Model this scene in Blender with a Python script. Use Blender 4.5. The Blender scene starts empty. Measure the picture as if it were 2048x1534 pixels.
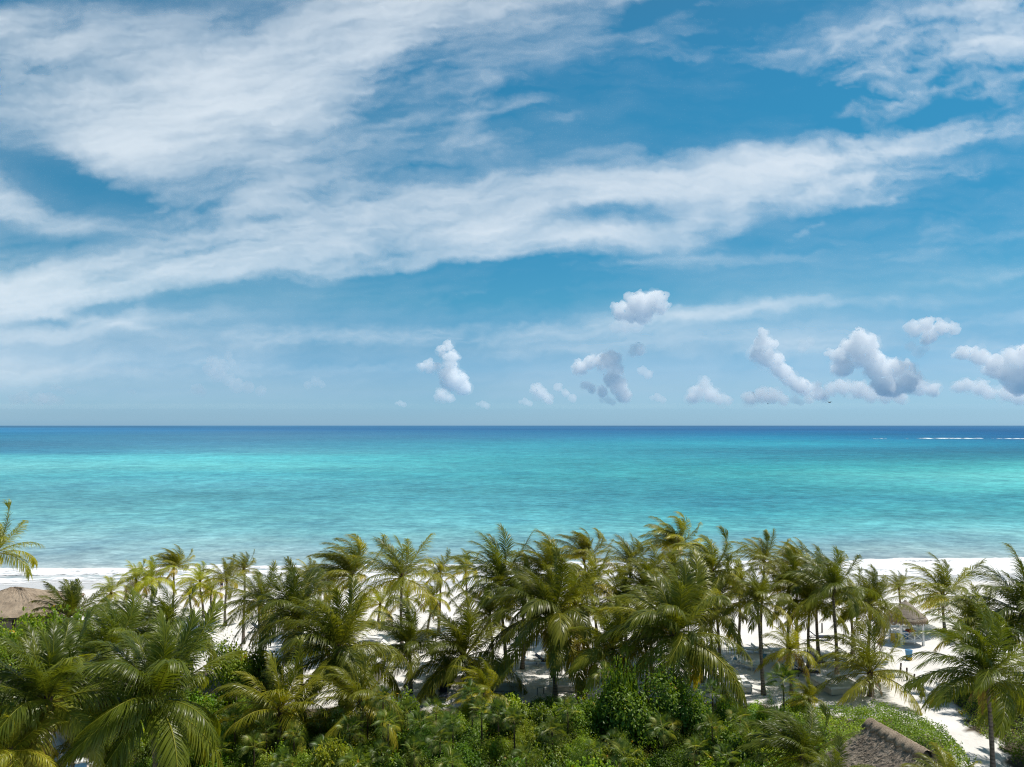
import bpy, math, random
import numpy as np
from math import radians, sin, cos, pi
from mathutils import Vector, Matrix

sc = bpy.context.scene
COL = sc.collection
# ------------------------------------------------------------------ camera
CAMZ = 20.0; F = 1607.0; PITCH = math.atan(84/F)
cam_d = bpy.data.cameras.new('camera'); cam = bpy.data.objects.new('camera', cam_d)
COL.objects.link(cam); sc.camera = cam
cam_d.sensor_fit = 'HORIZONTAL'; cam_d.sensor_width = 36; cam_d.lens = 36*F/2048
cam_d.clip_start = .5; cam_d.clip_end = 3e6
cam.location = (0, 0, CAMZ); cam.rotation_euler = (pi/2+PITCH, 0, 0)
# ------------------------------------------------------------------ sky and sun
SUN_EL, SUN_AZ = radians(65), radians(66)      # bearing measured from straight out to sea, negative = left
w = bpy.data.worlds.new('World'); sc.world = w; w.use_nodes = True
nt = w.node_tree; N = nt.nodes; Lk = nt.links; N.clear()
out = N.new('ShaderNodeOutputWorld'); bg = N.new('ShaderNodeBackground'); sky = N.new('ShaderNodeTexSky')
sky.sky_type = 'NISHITA'; sky.sun_disc = False; sky.sun_elevation = SUN_EL; sky.sun_rotation = SUN_AZ
sky.altitude = 0; sky.air_density = 1.0; sky.dust_density = .3; sky.ozone_density = 2.0
hs = N.new('ShaderNodeHueSaturation'); hs.inputs['Hue'].default_value = .485; hs.inputs['Saturation'].default_value = 1.12; hs.inputs['Value'].default_value = 2
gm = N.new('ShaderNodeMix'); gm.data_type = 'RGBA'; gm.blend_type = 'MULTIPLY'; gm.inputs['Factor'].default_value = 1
# model sky tinted by height; colour of the unseen zenith set for fill light
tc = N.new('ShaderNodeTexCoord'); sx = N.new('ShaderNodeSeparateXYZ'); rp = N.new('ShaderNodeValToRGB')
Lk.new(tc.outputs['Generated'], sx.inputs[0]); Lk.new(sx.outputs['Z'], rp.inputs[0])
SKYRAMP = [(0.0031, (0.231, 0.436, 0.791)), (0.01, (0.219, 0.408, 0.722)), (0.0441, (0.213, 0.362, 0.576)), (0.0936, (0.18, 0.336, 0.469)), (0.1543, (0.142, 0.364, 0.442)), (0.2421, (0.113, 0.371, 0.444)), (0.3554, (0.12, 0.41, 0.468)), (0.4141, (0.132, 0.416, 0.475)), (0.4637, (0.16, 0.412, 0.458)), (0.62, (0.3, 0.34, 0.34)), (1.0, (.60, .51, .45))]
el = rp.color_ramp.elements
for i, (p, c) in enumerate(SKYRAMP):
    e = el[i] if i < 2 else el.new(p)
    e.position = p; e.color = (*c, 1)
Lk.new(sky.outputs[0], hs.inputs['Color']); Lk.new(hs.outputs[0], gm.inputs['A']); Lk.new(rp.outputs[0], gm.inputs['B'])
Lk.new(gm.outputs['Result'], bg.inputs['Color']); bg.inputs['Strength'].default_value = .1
Lk.new(bg.outputs[0], out.inputs['Surface'])
w.cycles.sampling_method = 'NONE'
sd = bpy.data.lights.new('sun', 'SUN'); sun = bpy.data.objects.new('sun', sd); COL.objects.link(sun)
sd.energy = 4.8; sd.angle = radians(.5); sd.color = (1, .95, .87)
sdir = Vector((sin(SUN_AZ)*cos(SUN_EL), cos(SUN_AZ)*cos(SUN_EL), sin(SUN_EL)))
sun.rotation_euler = sdir.to_track_quat('Z', 'Y').to_euler()
sc.view_settings.view_transform = 'Standard'; sc.view_settings.look = 'None'
sc.view_settings.exposure = 0; sc.view_settings.gamma = 1
sc.cycles.transparent_max_bounces = 24; sc.cycles.diffuse_bounces = 3
sc.cycles.transmission_bounces = 3; sc.cycles.glossy_bounces = 2
sc.cycles.use_denoising = True; sc.cycles.denoiser = 'OPENIMAGEDENOISE'; sc.cycles.denoising_input_passes = 'RGB_ALBEDO_NORMAL'; sc.cycles.denoising_prefilter = 'NONE'; sc.cycles.pixel_filter_type = 'BLACKMAN_HARRIS'; sc.cycles.filter_width = 1.15
sc.cycles.sample_clamp_indirect = 4
sc.render.film_transparent = False

# ------------------------------------------------------------------ helpers
rng = np.random.default_rng(7); random.seed(7)
def ray(px, py):
    x = (px-1024)/F; u = (767-py)/F
    return np.array([x, cos(PITCH)-u*sin(PITCH), sin(PITCH)+u*cos(PITCH)])
def at(px, py, Y):
    r = ray(px, py); r = r*(Y/r[1]); return Vector((r[0], Y, CAMZ+r[2]))
def grd(px, py, z=0.):
    r = ray(px, py); r = r*((z-CAMZ)/r[2]); return Vector((r[0], r[1], z))
def sst(a, b, x):
    t = np.clip((x-a)/(b-a), 0, 1); return t*t*(3-2*t)
def gz(x, y):
    """ground height: gentle dune, then the beach sloping under the sea"""
    x = np.asarray(x, float); y = np.asarray(y, float)
    ys = y-.045*x
    d = .10*np.sin(x*.31+1)*np.sin(y*.27)+.05*np.sin(x*.83+y*.4)+.03*np.sin(x*1.9-y*1.3)
    return d*(1-sst(92, 100, ys))-1.25*sst(96, 120, ys)-np.maximum(ys-118, 0)*.03
def mesh_np(name, V, Q, mats=(), smooth=False, attrs=None, parent=None, link=True, loc=None):
    me = bpy.data.meshes.new(name); V = np.asarray(V, np.float32); Q = np.asarray(Q, np.int32)
    k = Q.shape[1]
    me.vertices.add(len(V)); me.vertices.foreach_set('co', V.ravel())
    me.loops.add(Q.size); me.loops.foreach_set('vertex_index', Q.ravel())
    me.polygons.add(len(Q)); me.polygons.foreach_set('loop_start', np.arange(len(Q), dtype=np.int32)*k)
    me.update(calc_edges=True); me.validate()
    if smooth: me.polygons.foreach_set('use_smooth', np.ones(len(me.polygons), bool))
    for an, av in (attrs or {}).items():
        av = np.asarray(av, np.float32)
        if av.ndim == 1: a = me.attributes.new(an, 'FLOAT', 'POINT'); a.data.foreach_set('value', av)
        else: a = me.attributes.new(an, 'FLOAT_COLOR', 'POINT'); a.data.foreach_set('color', np.c_[av, np.ones(len(av))].astype(np.float32).ravel())
    for m in mats: me.materials.append(m)
    if not link: return me
    return ob(name, me, parent, loc)
def ob(name, me, parent=None, loc=None):
    o = bpy.data.objects.new(name, me); COL.objects.link(o)
    if parent: o.parent = parent
    if loc is not None: o.location = loc
    return o
def tag(o, label=None, cat=None, group=None, kind=None):
    if label: o['label'] = label
    if cat: o['category'] = cat
    if group: o['group'] = group
    if kind: o['kind'] = kind
    return o
def empty(name, loc, rz=0, label=None, cat=None, group=None):
    o = bpy.data.objects.new(name, None); COL.objects.link(o); o.location = loc; o.rotation_euler = (0, 0, rz)
    o.empty_display_size = .3
    return tag(o, label, cat, group)
class MB:
    """collects boxes, tubes, lathes and sheets into one mesh"""
    def __init__(s): s.v = []; s.f = []
    def box(s, c, d, rz=0, bev=0, M=None):
        hx, hy, hz = d[0]/2, d[1]/2, d[2]/2
        pts = []
        b = min(bev, hx*.9, hy*.9, hz*.9)
        if b <= 0:
            pts = [(x*hx, y*hy, z*hz) for z in (-1, 1) for (x, y) in ((-1, -1), (1, -1), (1, 1), (-1, 1))]
            fs = [(3, 2, 1, 0), (4, 5, 6, 7)]+[(i, (i+1) % 4, 4+(i+1) % 4, 4+i) for i in range(4)]
        else:
            def ring(z, ix, iy):
                X, Y = hx-ix, hy-iy; c_ = b*.6
                return [(-X+c_, -Y, z), (X-c_, -Y, z), (X, -Y+c_, z), (X, Y-c_, z), (X-c_, Y, z), (-X+c_, Y, z), (-X, Y-c_, z), (-X, -Y+c_, z)]
            pts = ring(-hz, b, b)+ring(-hz+b, 0, 0)+ring(hz-b, 0, 0)+ring(hz-b*.3, b*.3, b*.3)+ring(hz, b, b)
            fs = [tuple(range(7, -1, -1)), tuple(range(32, 40))]
            for r in range(4): fs += [(r*8+i, r*8+(i+1) % 8, r*8+8+(i+1) % 8, r*8+8+i) for i in range(8)]
        R = Matrix.Rotation(rz, 4, 'Z') if M is None else M
        n = len(s.v)
        for p in pts:
            q = R @ Vector(p); s.v.append((q.x+c[0], q.y+c[1], q.z+c[2]))
        s.f += [tuple(n+i for i in f) for f in fs]; return s
    def tube(s, P, Rr, k=8, cap=True):
        P = [Vector(p) for p in P]
        if not hasattr(Rr, '__len__'): Rr = [Rr]*len(P)
        n = len(s.v)
        for i, p in enumerate(P):
            t = (P[min(i+1, len(P)-1)]-P[max(i-1, 0)]).normalized()
            a = Vector((1, 0, 0)) if abs(t.x) < .8 else Vector((0, 1, 0))
            u = t.cross(a).normalized(); v = t.cross(u)
            for j in range(k):
                q = p+(u*cos(2*pi*j/k)+v*sin(2*pi*j/k))*Rr[i]; s.v.append(tuple(q))
        for i in range(len(P)-1):
            for j in range(k): s.f.append((n+i*k+j, n+i*k+(j+1) % k, n+(i+1)*k+(j+1) % k, n+(i+1)*k+j))
        if cap: s.f.append(tuple(n+j for j in range(k))[::-1]); s.f.append(tuple(n+(len(P)-1)*k+j for j in range(k)))
        return s
    def lathe(s, prof, k=24, c=(0, 0, 0), jit=0, rnd=random):
        n = len(s.v)
        for r, z in prof:
            for j in range(k):
                q = 1+jit*(rnd.random()-.5); s.v.append((c[0]+r*q*cos(2*pi*j/k), c[1]+r*q*sin(2*pi*j/k), c[2]+z+jit*.6*r*(rnd.random()-.5)*(1 if jit else 0)))
        for i in range(len(prof)-1):
            for j in range(k): s.f.append((n+i*k+j, n+i*k+(j+1) % k, n+(i+1)*k+(j+1) % k, n+(i+1)*k+j))
        return s
    def build(s, name, m, parent=None, smooth=False, loc=None):
        me = bpy.data.meshes.new(name); me.from_pydata(s.v, [], s.f); me.update()
        if smooth:
            for p in me.polygons: p.use_smooth = True
        me.materials.append(m); return ob(name, me, parent, loc)
def copy_tree(o, parent=None):
    c = o.copy(); COL.objects.link(c); c.parent = parent
    for ch in o.children: copy_tree(ch, c)
    return c

# ------------------------------------------------------------------ materials
def mat(name):
    m = bpy.data.materials.new(name); m.use_nodes = True; m.node_tree.nodes.clear()
    return m, m.node_tree.nodes, m.node_tree.links
def node(N, t, **k):
    n = N.new(t)
    for a, b in k.items():
        if hasattr(n, a): setattr(n, a, b)
        else: n.inputs[a].default_value = b
    return n
def ramp(N, stops, interp='LINEAR'):
    r = N.new('ShaderNodeValToRGB'); r.color_ramp.interpolation = interp; e = r.color_ramp.elements
    for i, (p, c) in enumerate(stops):
        x = e[i] if i < 2 else e.new(p); x.position = p; x.color = (*c, 1) if len(c) == 3 else c
    return r
def simple(name, col, rough=.6, var=.15, scale=8, bump=0, bscale=30, spec=.4, stretch=(1, 1, 1), metal=0):
    m, N, L = mat(name); o = N.new('ShaderNodeOutputMaterial'); p = N.new('ShaderNodeBsdfPrincipled')
    L.new(p.outputs[0], o.inputs[0]); p.inputs['Roughness'].default_value = rough; p.inputs['Specular IOR Level'].default_value = spec
    p.inputs['Metallic'].default_value = metal
    tc = N.new('ShaderNodeTexCoord'); mp = N.new('ShaderNodeMapping'); mp.inputs['Scale'].default_value = stretch
    L.new(tc.outputs['Object'], mp.inputs[0])
    nz = node(N, 'ShaderNodeTexNoise', Scale=scale, Detail=5); L.new(mp.outputs[0], nz.inputs['Vector'])
    r = ramp(N, [(.3, tuple(c*(1-var) for c in col)), (.7, tuple(min(1, c*(1+var)) for c in col))]); L.new(nz.outputs[0], r.inputs[0]); L.new(r.outputs[0], p.inputs['Base Color'])
    if bump:
        n2 = node(N, 'ShaderNodeTexNoise', Scale=bscale, Detail=4); L.new(mp.outputs[0], n2.inputs['Vector'])
        b = node(N, 'ShaderNodeBump', Strength=bump, Distance=.05); L.new(n2.outputs[0], b.inputs['Height']); L.new(b.outputs[0], p.inputs['Normal'])
    return m
def leafmat(name, stops, transl=.3, rough=.38, spec=.5, var=.3, hue_obj=True, tcol=None):
    """leaf: colour from the tint attribute, varied per plant, glossy top, light through the blade"""
    m, N, L = mat(name); o = N.new('ShaderNodeOutputMaterial'); p = N.new('ShaderNodeBsdfPrincipled')
    at_ = N.new('ShaderNodeAttribute'); at_.attribute_name = 'tint'
    r = ramp(N, stops); L.new(at_.outputs['Fac'], r.inputs[0])
    oi = N.new('ShaderNodeObjectInfo')
    mx = N.new('ShaderNodeMix'); mx.data_type = 'RGBA'; mx.blend_type = 'MULTIPLY'; mx.inputs['Factor'].default_value = 1
    L.new(r.outputs[0], mx.inputs['A']); L.new(oi.outputs['Color'], mx.inputs['B'])
    hv = N.new('ShaderNodeHueSaturation'); L.new(mx.outputs['Result'], hv.inputs['Color'])
    mr = node(N, 'ShaderNodeMapRange'); mr.inputs['To Min'].default_value = 1-var; mr.inputs['To Max'].default_value = 1+var
    L.new(oi.outputs['Random'], mr.inputs[0]); L.new(mr.outputs[0], hv.inputs['Value'])
    L.new(hv.outputs[0], p.inputs['Base Color']); p.inputs['Roughness'].default_value = rough; p.inputs['Specular IOR Level'].default_value = spec
    tr = N.new('ShaderNodeBsdfTranslucent'); tm = N.new('ShaderNodeMix'); tm.data_type = 'RGBA'; tm.blend_type = 'MULTIPLY'; tm.inputs['Factor'].default_value = 1
    L.new(hv.outputs[0], tm.inputs['A']); tm.inputs['B'].default_value = (*(tcol or (2.2, 2.0, .7)), 1)
    L.new(tm.outputs['Result'], tr.inputs['Color'])
    ms = N.new('ShaderNodeMixShader'); ms.inputs[0].default_value = transl
    L.new(p.outputs[0], ms.inputs[1]); L.new(tr.outputs[0], ms.inputs[2]); L.new(ms.outputs[0], o.inputs[0])
    return m
def frf(shape, beta, ax, ay, ang, seed):
    """gaussian random field, streaks stretched ax:ay along ang"""
    h,w=shape; r=np.random.default_rng(seed)
    n=r.standard_normal((h,w))
    fy=np.fft.fftfreq(h)[:,None]*ay*256; fx=np.fft.rfftfreq(w)[None,:]*ax*256
    # rotate needs isotropic pixel units
    fy0=np.fft.fftfreq(h)[:,None]*256; fx0=np.fft.rfftfreq(w)[None,:]*256
    c,s=np.cos(ang),np.sin(ang)
    k=np.sqrt(((fx0*c+fy0*s)*ax)**2+((-fx0*s+fy0*c)*ay)**2)+.35
    F=np.fft.rfft2(n)*k**(-beta/2)
    o=np.fft.irfft2(F,s=(h,w)); return (o-o.mean())/o.std()
def samp(A,x,y):
    h,w=A.shape; x=np.clip(x,0,w-1.001); y=np.clip(y,0,h-1.001)
    i=x.astype(int); j=y.astype(int); a=x-i; b=y-j
    return (A[j,i]*(1-a)+A[j,i+1]*a)*(1-b)+(A[j+1,i]*(1-a)+A[j+1,i+1]*a)*b
PUFF=[ # x,y,rx,ry,angle(deg),strength
(640,130,330,150,-8,.55),(200,210,330,75,32,.62),(790,80,190,90,-20,.62),(600,330,170,100,60,.66),(430,210,270,120,15,.5),
(100,60,260,90,10,.42),(540,440,160,60,-15,.45),(700,215,90,120,30,.28),(-60,120,160,140,0,.45),(330,330,170,45,28,.4),
(-80,590,220,42,-5,.62),(140,562,190,36,-7,.62),(330,525,190,42,-12,.74),(560,500,230,42,-6,.74),(800,450,220,52,-6,.7),
(1080,410,260,42,-8,.66),(1340,365,200,34,-10,.6),(1560,330,220,38,-9,.52),(1760,290,190,30,-10,.46),(1990,262,170,26,-8,.36),
(1080,478,210,34,6,.6),(1290,486,140,24,-8,.5),(1410,465,50,22,-60,.4),(1490,430,60,30,-60,.35),(1640,370,200,42,-6,.42),
(960,440,120,60,40,.36),(690,380,120,46,-30,.45),(370,430,70,50,20,.42),(420,400,60,20,-10,.3),(900,395,200,25,-10,.3),
(620,540,420,20,-3,.4),(1060,520,240,16,3,.35),(840,672,330,20,-1,.42),(560,672,110,18,4,.34),(1180,656,260,17,-4,.36),
(1440,632,150,12,-6,.3),(300,640,200,14,-3,.2),(300,628,38,18,-30,.3),(200,640,120,9,12,.26),(80,660,240,16,0,.2),
(60,400,150,28,15,.3),(200,440,170,18,14,.25),(110,500,160,20,0,.18),(20,360,100,30,20,.22),
(1910,70,230,85,-15,.5),(2060,40,160,90,0,.45),(1790,205,95,34,-22,.5),(1830,160,70,60,-60,.3),(1985,185,80,22,10,.5),(2040,120,70,70,0,.36),
(1750,110,130,50,-10,.3),(1410,44,46,15,-30,.5),(1290,4,40,16,0,.36),(1480,90,200,36,-8,.25),(1180,130,240,34,-16,.24),(1430,110,110,20,8,.22),
(1020,200,55,36,-50,.46),(1120,220,130,34,10,.3),(1080,30,240,60,0,.4),(1250,330,110,22,-14,.24),(1380,270,120,16,-8,.12),
(1930,345,44,14,-8,.46),(1795,398,30,10,-10,.42),(1740,360,120,22,-14,.34),(1820,470,240,30,-4,.16),(1660,440,80,10,-28,.26),
(1680,90,160,20,-18,.24),(1240,690,900,30,0,.14),(1960,630,150,14,-5,.34),(1700,610,300,12,-5,.2),(1560,520,330,14,-4,.2),(1980,540,120,14,-8,.22),
(900,330,160,40,-12,.22),(950,270,120,60,20,.2),(1030,590,140,10,-10,.25),(200,735,480,26,0,.22),(650,735,300,12,2,.24),(1600,700,600,26,0,.12),
]
HOLE=[(500,28,110,30,-5,.3),(270,150,90,30,20,.15),(860,160,90,50,-30,.3),(300,612,300,10,-6,.35),(110,640,120,12,0,.2),(420,590,140,9,-6,.3),(1600,215,90,40,-20,.4),(1880,230,60,22,-10,.4),(1560,30,80,20,-10,.3),(1900,165,60,16,-20,.3),(1660,470,200,30,-5,.2),(1700,430,90,12,-10,.3),(200,345,230,50,14,.95),(400,500,130,18,-12,.3),(560,275,36,20,30,.35),(580,430,70,15,-8,.35),(1430,235,260,60,-8,.75),(1000,420,1,1,0,0),(900,290,70,40,0,.2),(1250,435,110,16,4,.35),(960,545,300,12,-2,.3),(1280,590,260,26,-5,.25),(640,270,30,20,0,.2),(780,200,60,80,30,.2)]
def sst_(a,b,x):
    t=np.clip((x-a)/(b-a),0,1); return t*t*(3-2*t)
def cirrus(xs,ys):
    """opacity 0..1 of the high cloud; xs, ys = bearing and height coordinates (1607 units = 1 rad)"""
    W,H=3000,1300; ox,oy=450,250
    f=4
    def F(b,ax,ay,an,s): return frf((H//f,W//f),b,ax,ay,np.radians(an),s)
    w1=F(3.4,1.6,1,-8,1); w2=F(3.4,1.6,1,-8,2)
    st=F(2.9,7,1,-10,3); fi=F(2.7,2.2,1,-14,4); lo=F(3.6,2.2,1,-10,5); wp=F(2.7,1.4,1,20,6); s2=F(2.7,9,1,-2,7); s3=F(2.9,5,1,26,8)
    X=xs+ 26*samp(w1,(xs+ox)/f,(ys+oy)/f)+7*samp(fi,(xs+ox)/f,(ys+oy)/f)
    Y=ys+ 13*samp(w2,(xs+ox)/f,(ys+oy)/f)+4*samp(wp,(xs+ox)/f,(ys+oy)/f)
    def add(L):
        t=np.ones_like(X)
        for x,y,rx,ry,a,s in L:
            c,sn=np.cos(np.radians(a)),np.sin(np.radians(a))
            u=((X-x)*c+(Y-y)*sn)/rx; v=(-(X-x)*sn+(Y-y)*c)/ry
            t*=1-s*np.exp(-.9*(u*u+v*v)**1.15)
        return 1-t
    d=add(PUFF); h=add(HOLE)
    g=lambda A,ww=1: samp(A,(X*ww+ox*ww)/f*1.0%(W//f-2),(Y*ww+oy*ww)/f%(H//f-2))
    mixa=np.clip((300-xs)/900+.5,0,1)*np.clip((420-ys)/200,0,1)
    n=.62*g(st)*(1-mixa)+.5*g(s3)*mixa+.4*g(fi)+.5*g(lo)+.25*g(s2)
    e=d*(1+.23*n)+.125*n*np.clip(.25+d*2,0,1)*(1-.6*d)-h*.75*(1-.25*n)
    rt=sst_(1450,1700,xs)*(1-sst_(380,520,ys)); e=e+rt*d*(.34*g(fi)+.26*g(wp,1.0))
    ul=sst_(1100,500,xs)*(1-sst_(430,560,ys)); e=e*(1-.24*ul)+ul*.16*g(lo)*d+ul*.08*g(wp)*d
    base=.08+.05*g(lo)+.03*g(s2)
    low=np.clip((ys-560)/200,0,1); base=base+.14*low
    e=np.maximum(np.maximum(e*(1+.16*g(s2)+.14*g(st)),0)*.76+base*(1-h*.9),0)
    return np.clip(.86*(1-np.exp(-1.45*e**1.12)),0,.93)
# ------------------------------------------------------------------ the high cloud sheet, 6 km up
def cloud_sheet():
    xs = np.r_[np.linspace(-620, -60, 90)[:-1], np.linspace(-60, 2110, 640), np.linspace(2110, 2680, 90)[1:]]
    ys = np.linspace(-330, 844, 432)
    Xp, Yp = np.meshgrid(xs, ys); D = cirrus(Xp, Yp)
    u = (767-Yp)/F; rx = (Xp-1024)/F; ry = cos(PITCH)-u*sin(PITCH); rz = sin(PITCH)+u*cos(PITCH)
    H = 6000.; t = H/rz
    D *= sst(-625, -450, Xp)*(1-sst(2500, 2675, Xp))*sst(-328, -230, Yp)*(1-.85*sst(740, 842, Yp))*(1-sst(838, 844, Yp))
    V = np.c_[(rx*t).ravel(), (ry*t).ravel(), np.full(Xp.size, H+CAMZ)]
    h, w_ = Xp.shape; i = (np.arange(h-1)[:, None]*w_+np.arange(w_-1)[None]).ravel()
    Q = np.c_[i, i+1, i+w_+1, i+w_]
    m, N, L = mat('ice_cloud'); o = N.new('ShaderNodeOutputMaterial')
    a = N.new('ShaderNodeAttribute'); a.attribute_name = 'ice_cover'
    df = node(N, 'ShaderNodeBsdfDiffuse', Color=(.34, .345, .345, 1)); tl = node(N, 'ShaderNodeBsdfTranslucent', Color=(.56, .553, .54, 1))
    ad = N.new('ShaderNodeAddShader'); L.new(df.outputs[0], ad.inputs[0]); L.new(tl.outputs[0], ad.inputs[1])
    tp = N.new('ShaderNodeBsdfTransparent'); mx = N.new('ShaderNodeMixShader')
    L.new(a.outputs['Fac'], mx.inputs[0]); L.new(tp.outputs[0], mx.inputs[1]); L.new(ad.outputs[0], mx.inputs[2]); L.new(mx.outputs[0], o.inputs[0])
    tag(mesh_np('high_clouds', V, Q, [m], smooth=True, attrs={'ice_cover': D.ravel()}), 'thin white streaked cloud spread over the upper blue sky', 'clouds', kind='stuff')
cloud_sheet()

# ------------------------------------------------------------------ cumulus
def ico(level):
    t = (1+5**.5)/2
    v = np.array([(-1, t, 0), (1, t, 0), (-1, -t, 0), (1, -t, 0), (0, -1, t), (0, 1, t), (0, -1, -t), (0, 1, -t), (t, 0, -1), (t, 0, 1), (-t, 0, -1), (-t, 0, 1)], float)
    v /= np.linalg.norm(v[0])
    f = [(0, 11, 5), (0, 5, 1), (0, 1, 7), (0, 7, 10), (0, 10, 11), (1, 5, 9), (5, 11, 4), (11, 10, 2), (10, 7, 6), (7, 1, 8), (3, 9, 4), (3, 4, 2), (3, 2, 6), (3, 6, 8), (3, 8, 9), (4, 9, 5), (2, 4, 11), (6, 2, 10), (8, 6, 7), (9, 8, 1)]
    v = [tuple(x) for x in v]
    for _ in range(level):
        c = {}; nf = []
        def mid(a, b):
            k = (min(a, b), max(a, b))
            if k not in c:
                p = np.array(v[a])+np.array(v[b]); p /= np.linalg.norm(p); v.append(tuple(p)); c[k] = len(v)-1
            return c[k]
        for a, b, d in f:
            x, y, z = mid(a, b), mid(b, d), mid(d, a); nf += [(a, x, z), (b, y, x), (d, z, y), (x, y, z)]
        f = nf
    return np.array(v), np.array(f)
ICO = {k: ico(k) for k in (1, 2, 3)}
def cloudmat(name, dens, col=(1, .99, .97)):
    m, N, L = mat(name); o = N.new('ShaderNodeOutputMaterial')
    v = node(N, 'ShaderNodeVolumeScatter', Density=dens, Anisotropy=.05, Color=(*col, 1)); L.new(v.outputs[0], o.inputs['Volume'])
    return m
CM = {'solid': cloudmat('cumulus_white', .0034), 'soft': cloudmat('cumulus_soft', .0020), 'faint': cloudmat('cumulus_faint', .0009), 'veil': cloudmat('cloud_vapour', .00055)}
CT3 = bpy.data.textures.new('torn', 'CLOUDS'); CT3.noise_scale = 420; CT3.noise_depth = 4
sc.cycles.volume_bounces = 40; sc.cycles.max_bounces = 42
CT = bpy.data.textures.new('billow', 'CLOUDS'); CT.noise_scale = 330; CT.noise_depth = 3; CT.noise_basis = 'ORIGINAL_PERLIN'
CT2 = bpy.data.textures.new('billow_fine', 'CLOUDS'); CT2.noise_scale = 150; CT2.noise_depth = 1
def cumulus(lobes, label, kind='solid', D=30000., seed=0):
    r_ = np.random.default_rng(seed); V, Q, B = [], [], []; n = 0
    px0 = np.mean([l[0] for l in lobes]); py0 = np.mean([l[1] for l in lobes])
    c0 = np.array(at(px0, py0, D)); k = D/F
    yb = max(l[1]+l[2]*.6 for l in lobes); zb = (at(px0, yb, D).z)-c0[2]
    def add(c, r, lv):
        nonlocal n
        v, f = ICO[lv]; s = 1+.10*(r_.random(3)-.5)
        # flat-ish condensation level: nothing hangs far under the base
        vv = v*r*s+c; V.append(vv); Q.append(f+n); n += len(v)
        B.append(sst(-.5, 4, (vv[:, 2]-zb)/(9*k))*.5+.5)
    for (x, y, r) in lobes:
        c = np.array(at(x, y, D))-c0; c[1] += r_.normal()*r*k*.5; R = r*k*1.08
        add(c, R, 3)
        for _ in range(12 if r > 12 else 8):
            d = r_.normal(size=3); d[2] = abs(d[2])*.9-.25; d /= np.linalg.norm(d)
            c1 = c+d*R*.86; R1 = R*r_.uniform(.26, .5); add(c1, R1, 2)
            for _ in range(6):
                e = r_.normal(size=3)+d*.6; e /= np.linalg.norm(e); add(c1+e*R1*.9, R1*r_.uniform(.22, .45), 1 if r < 18 else 2)
    tmp = mesh_np('puffs', np.concatenate(V), np.concatenate(Q), loc=c0)
    md = tmp.modifiers.new('m', 'REMESH'); md.mode = 'VOXEL'; md.voxel_size = 1.0*k
    for tx, st in () if kind == 'faint' else ((CT, 21), (CT2, 4.5)):
        dm = tmp.modifiers.new('d', 'DISPLACE'); dm.texture = tx; dm.texture_coords = 'LOCAL'; dm.strength = st*k*(1 if max(l[2] for l in lobes) > 11 else .5); dm.mid_level = .5
    dg = bpy.context.evaluated_depsgraph_get(); me = bpy.data.meshes.new_from_object(tmp.evaluated_get(dg))
    me.name = 'cumulus_cloud'; me.materials.clear(); me.materials.append(CM[kind])
    old = tmp.data; bpy.data.objects.remove(tmp); bpy.data.meshes.remove(old)
    o = ob('cumulus_cloud', me, loc=c0)
    tag(o, label, 'cloud', 'cumulus clouds over the sea')
    if kind != 'faint' and max(l[2] for l in lobes) > 9:
        # torn thin vapour round the firm puffs
        V, Q, n = [], [], 0
        for (x, y, r) in lobes:
            c = np.array(at(x, y, D))-c0; v, f = ICO[2]; V.append(v*r*k*1.25+c+r_.normal(size=3)*r*k*.25*np.array([1, 1, .5])); Q.append(f+n); n += len(v)
        tmp = mesh_np('puffs', np.concatenate(V), np.concatenate(Q), loc=c0)
        md = tmp.modifiers.new('m', 'REMESH'); md.mode = 'VOXEL'; md.voxel_size = 1.6*k
        dm = tmp.modifiers.new('d', 'DISPLACE'); dm.texture = CT3; dm.texture_coords = 'LOCAL'; dm.strength = 20*k; dm.mid_level = .5
        me = bpy.data.meshes.new_from_object(tmp.evaluated_get(bpy.context.evaluated_depsgraph_get())); me.name = 'cloud_veil'; me.materials.clear(); me.materials.append(CM['veil'])
        old = tmp.data; bpy.data.objects.remove(tmp); bpy.data.meshes.remove(old); ob('cloud_veil', me, o)
cumulus([(1245, 622, 17), (1268, 612, 20), (1292, 612, 22), (1312, 598, 17), (1318, 612, 15), (1262, 630, 14), (1285, 632, 16)], 'brightest lone white cumulus puff, highest of the small clouds at centre right', seed=1)
cumulus([(1232, 655, 12), (1250, 650, 16), (1272, 652, 14)], 'grey ragged shadow cloud just under the highest lone puff', 'faint', seed=2, D=34000.)
cumulus([(895, 692, 10), (884, 704, 10), (905, 716, 13), (901, 732, 14), (858, 732, 11), (845, 734, 8), (876, 733, 8), (896, 750, 16), (910, 762, 19), (922, 776, 14), (893, 768, 12)], 'leaning white tower cloud left of the picture centre', seed=3)
cumulus([(885, 790, 12), (900, 795, 9)], 'small pale cloud under the leaning tower cloud', 'soft', seed=31, D=34000.)
cumulus([(1160, 736, 14), (1180, 726, 13), (1205, 724, 15), (1222, 720, 16), (1228, 738, 15), (1225, 758, 16), (1236, 775, 16), (1246, 790, 14), (1205, 785, 11), (1172, 772, 8), (1183, 778, 8)], 'hook shaped white cloud below the highest lone puff', seed=4)
cumulus([(1274, 699, 12), (1266, 705, 8), (1282, 697, 8)], 'little round cloud between the highest puff and the hook shaped cloud', 'soft', seed=5)
cumulus([(1285, 742, 9), (1297, 748, 9)], 'little round cloud right of the hook shaped cloud', 'soft', seed=6)
cumulus([(1072, 778, 10), (1084, 786, 12), (1100, 798, 10)], 'low pale cloud left of the hook shaped cloud', 'soft', seed=7, D=34000.)
cumulus([(1116, 775, 8), (1130, 786, 8), (1146, 797, 8)], 'thin slanting cloud strip beside the hook shaped cloud', 'soft', seed=8, D=34000.)
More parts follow.
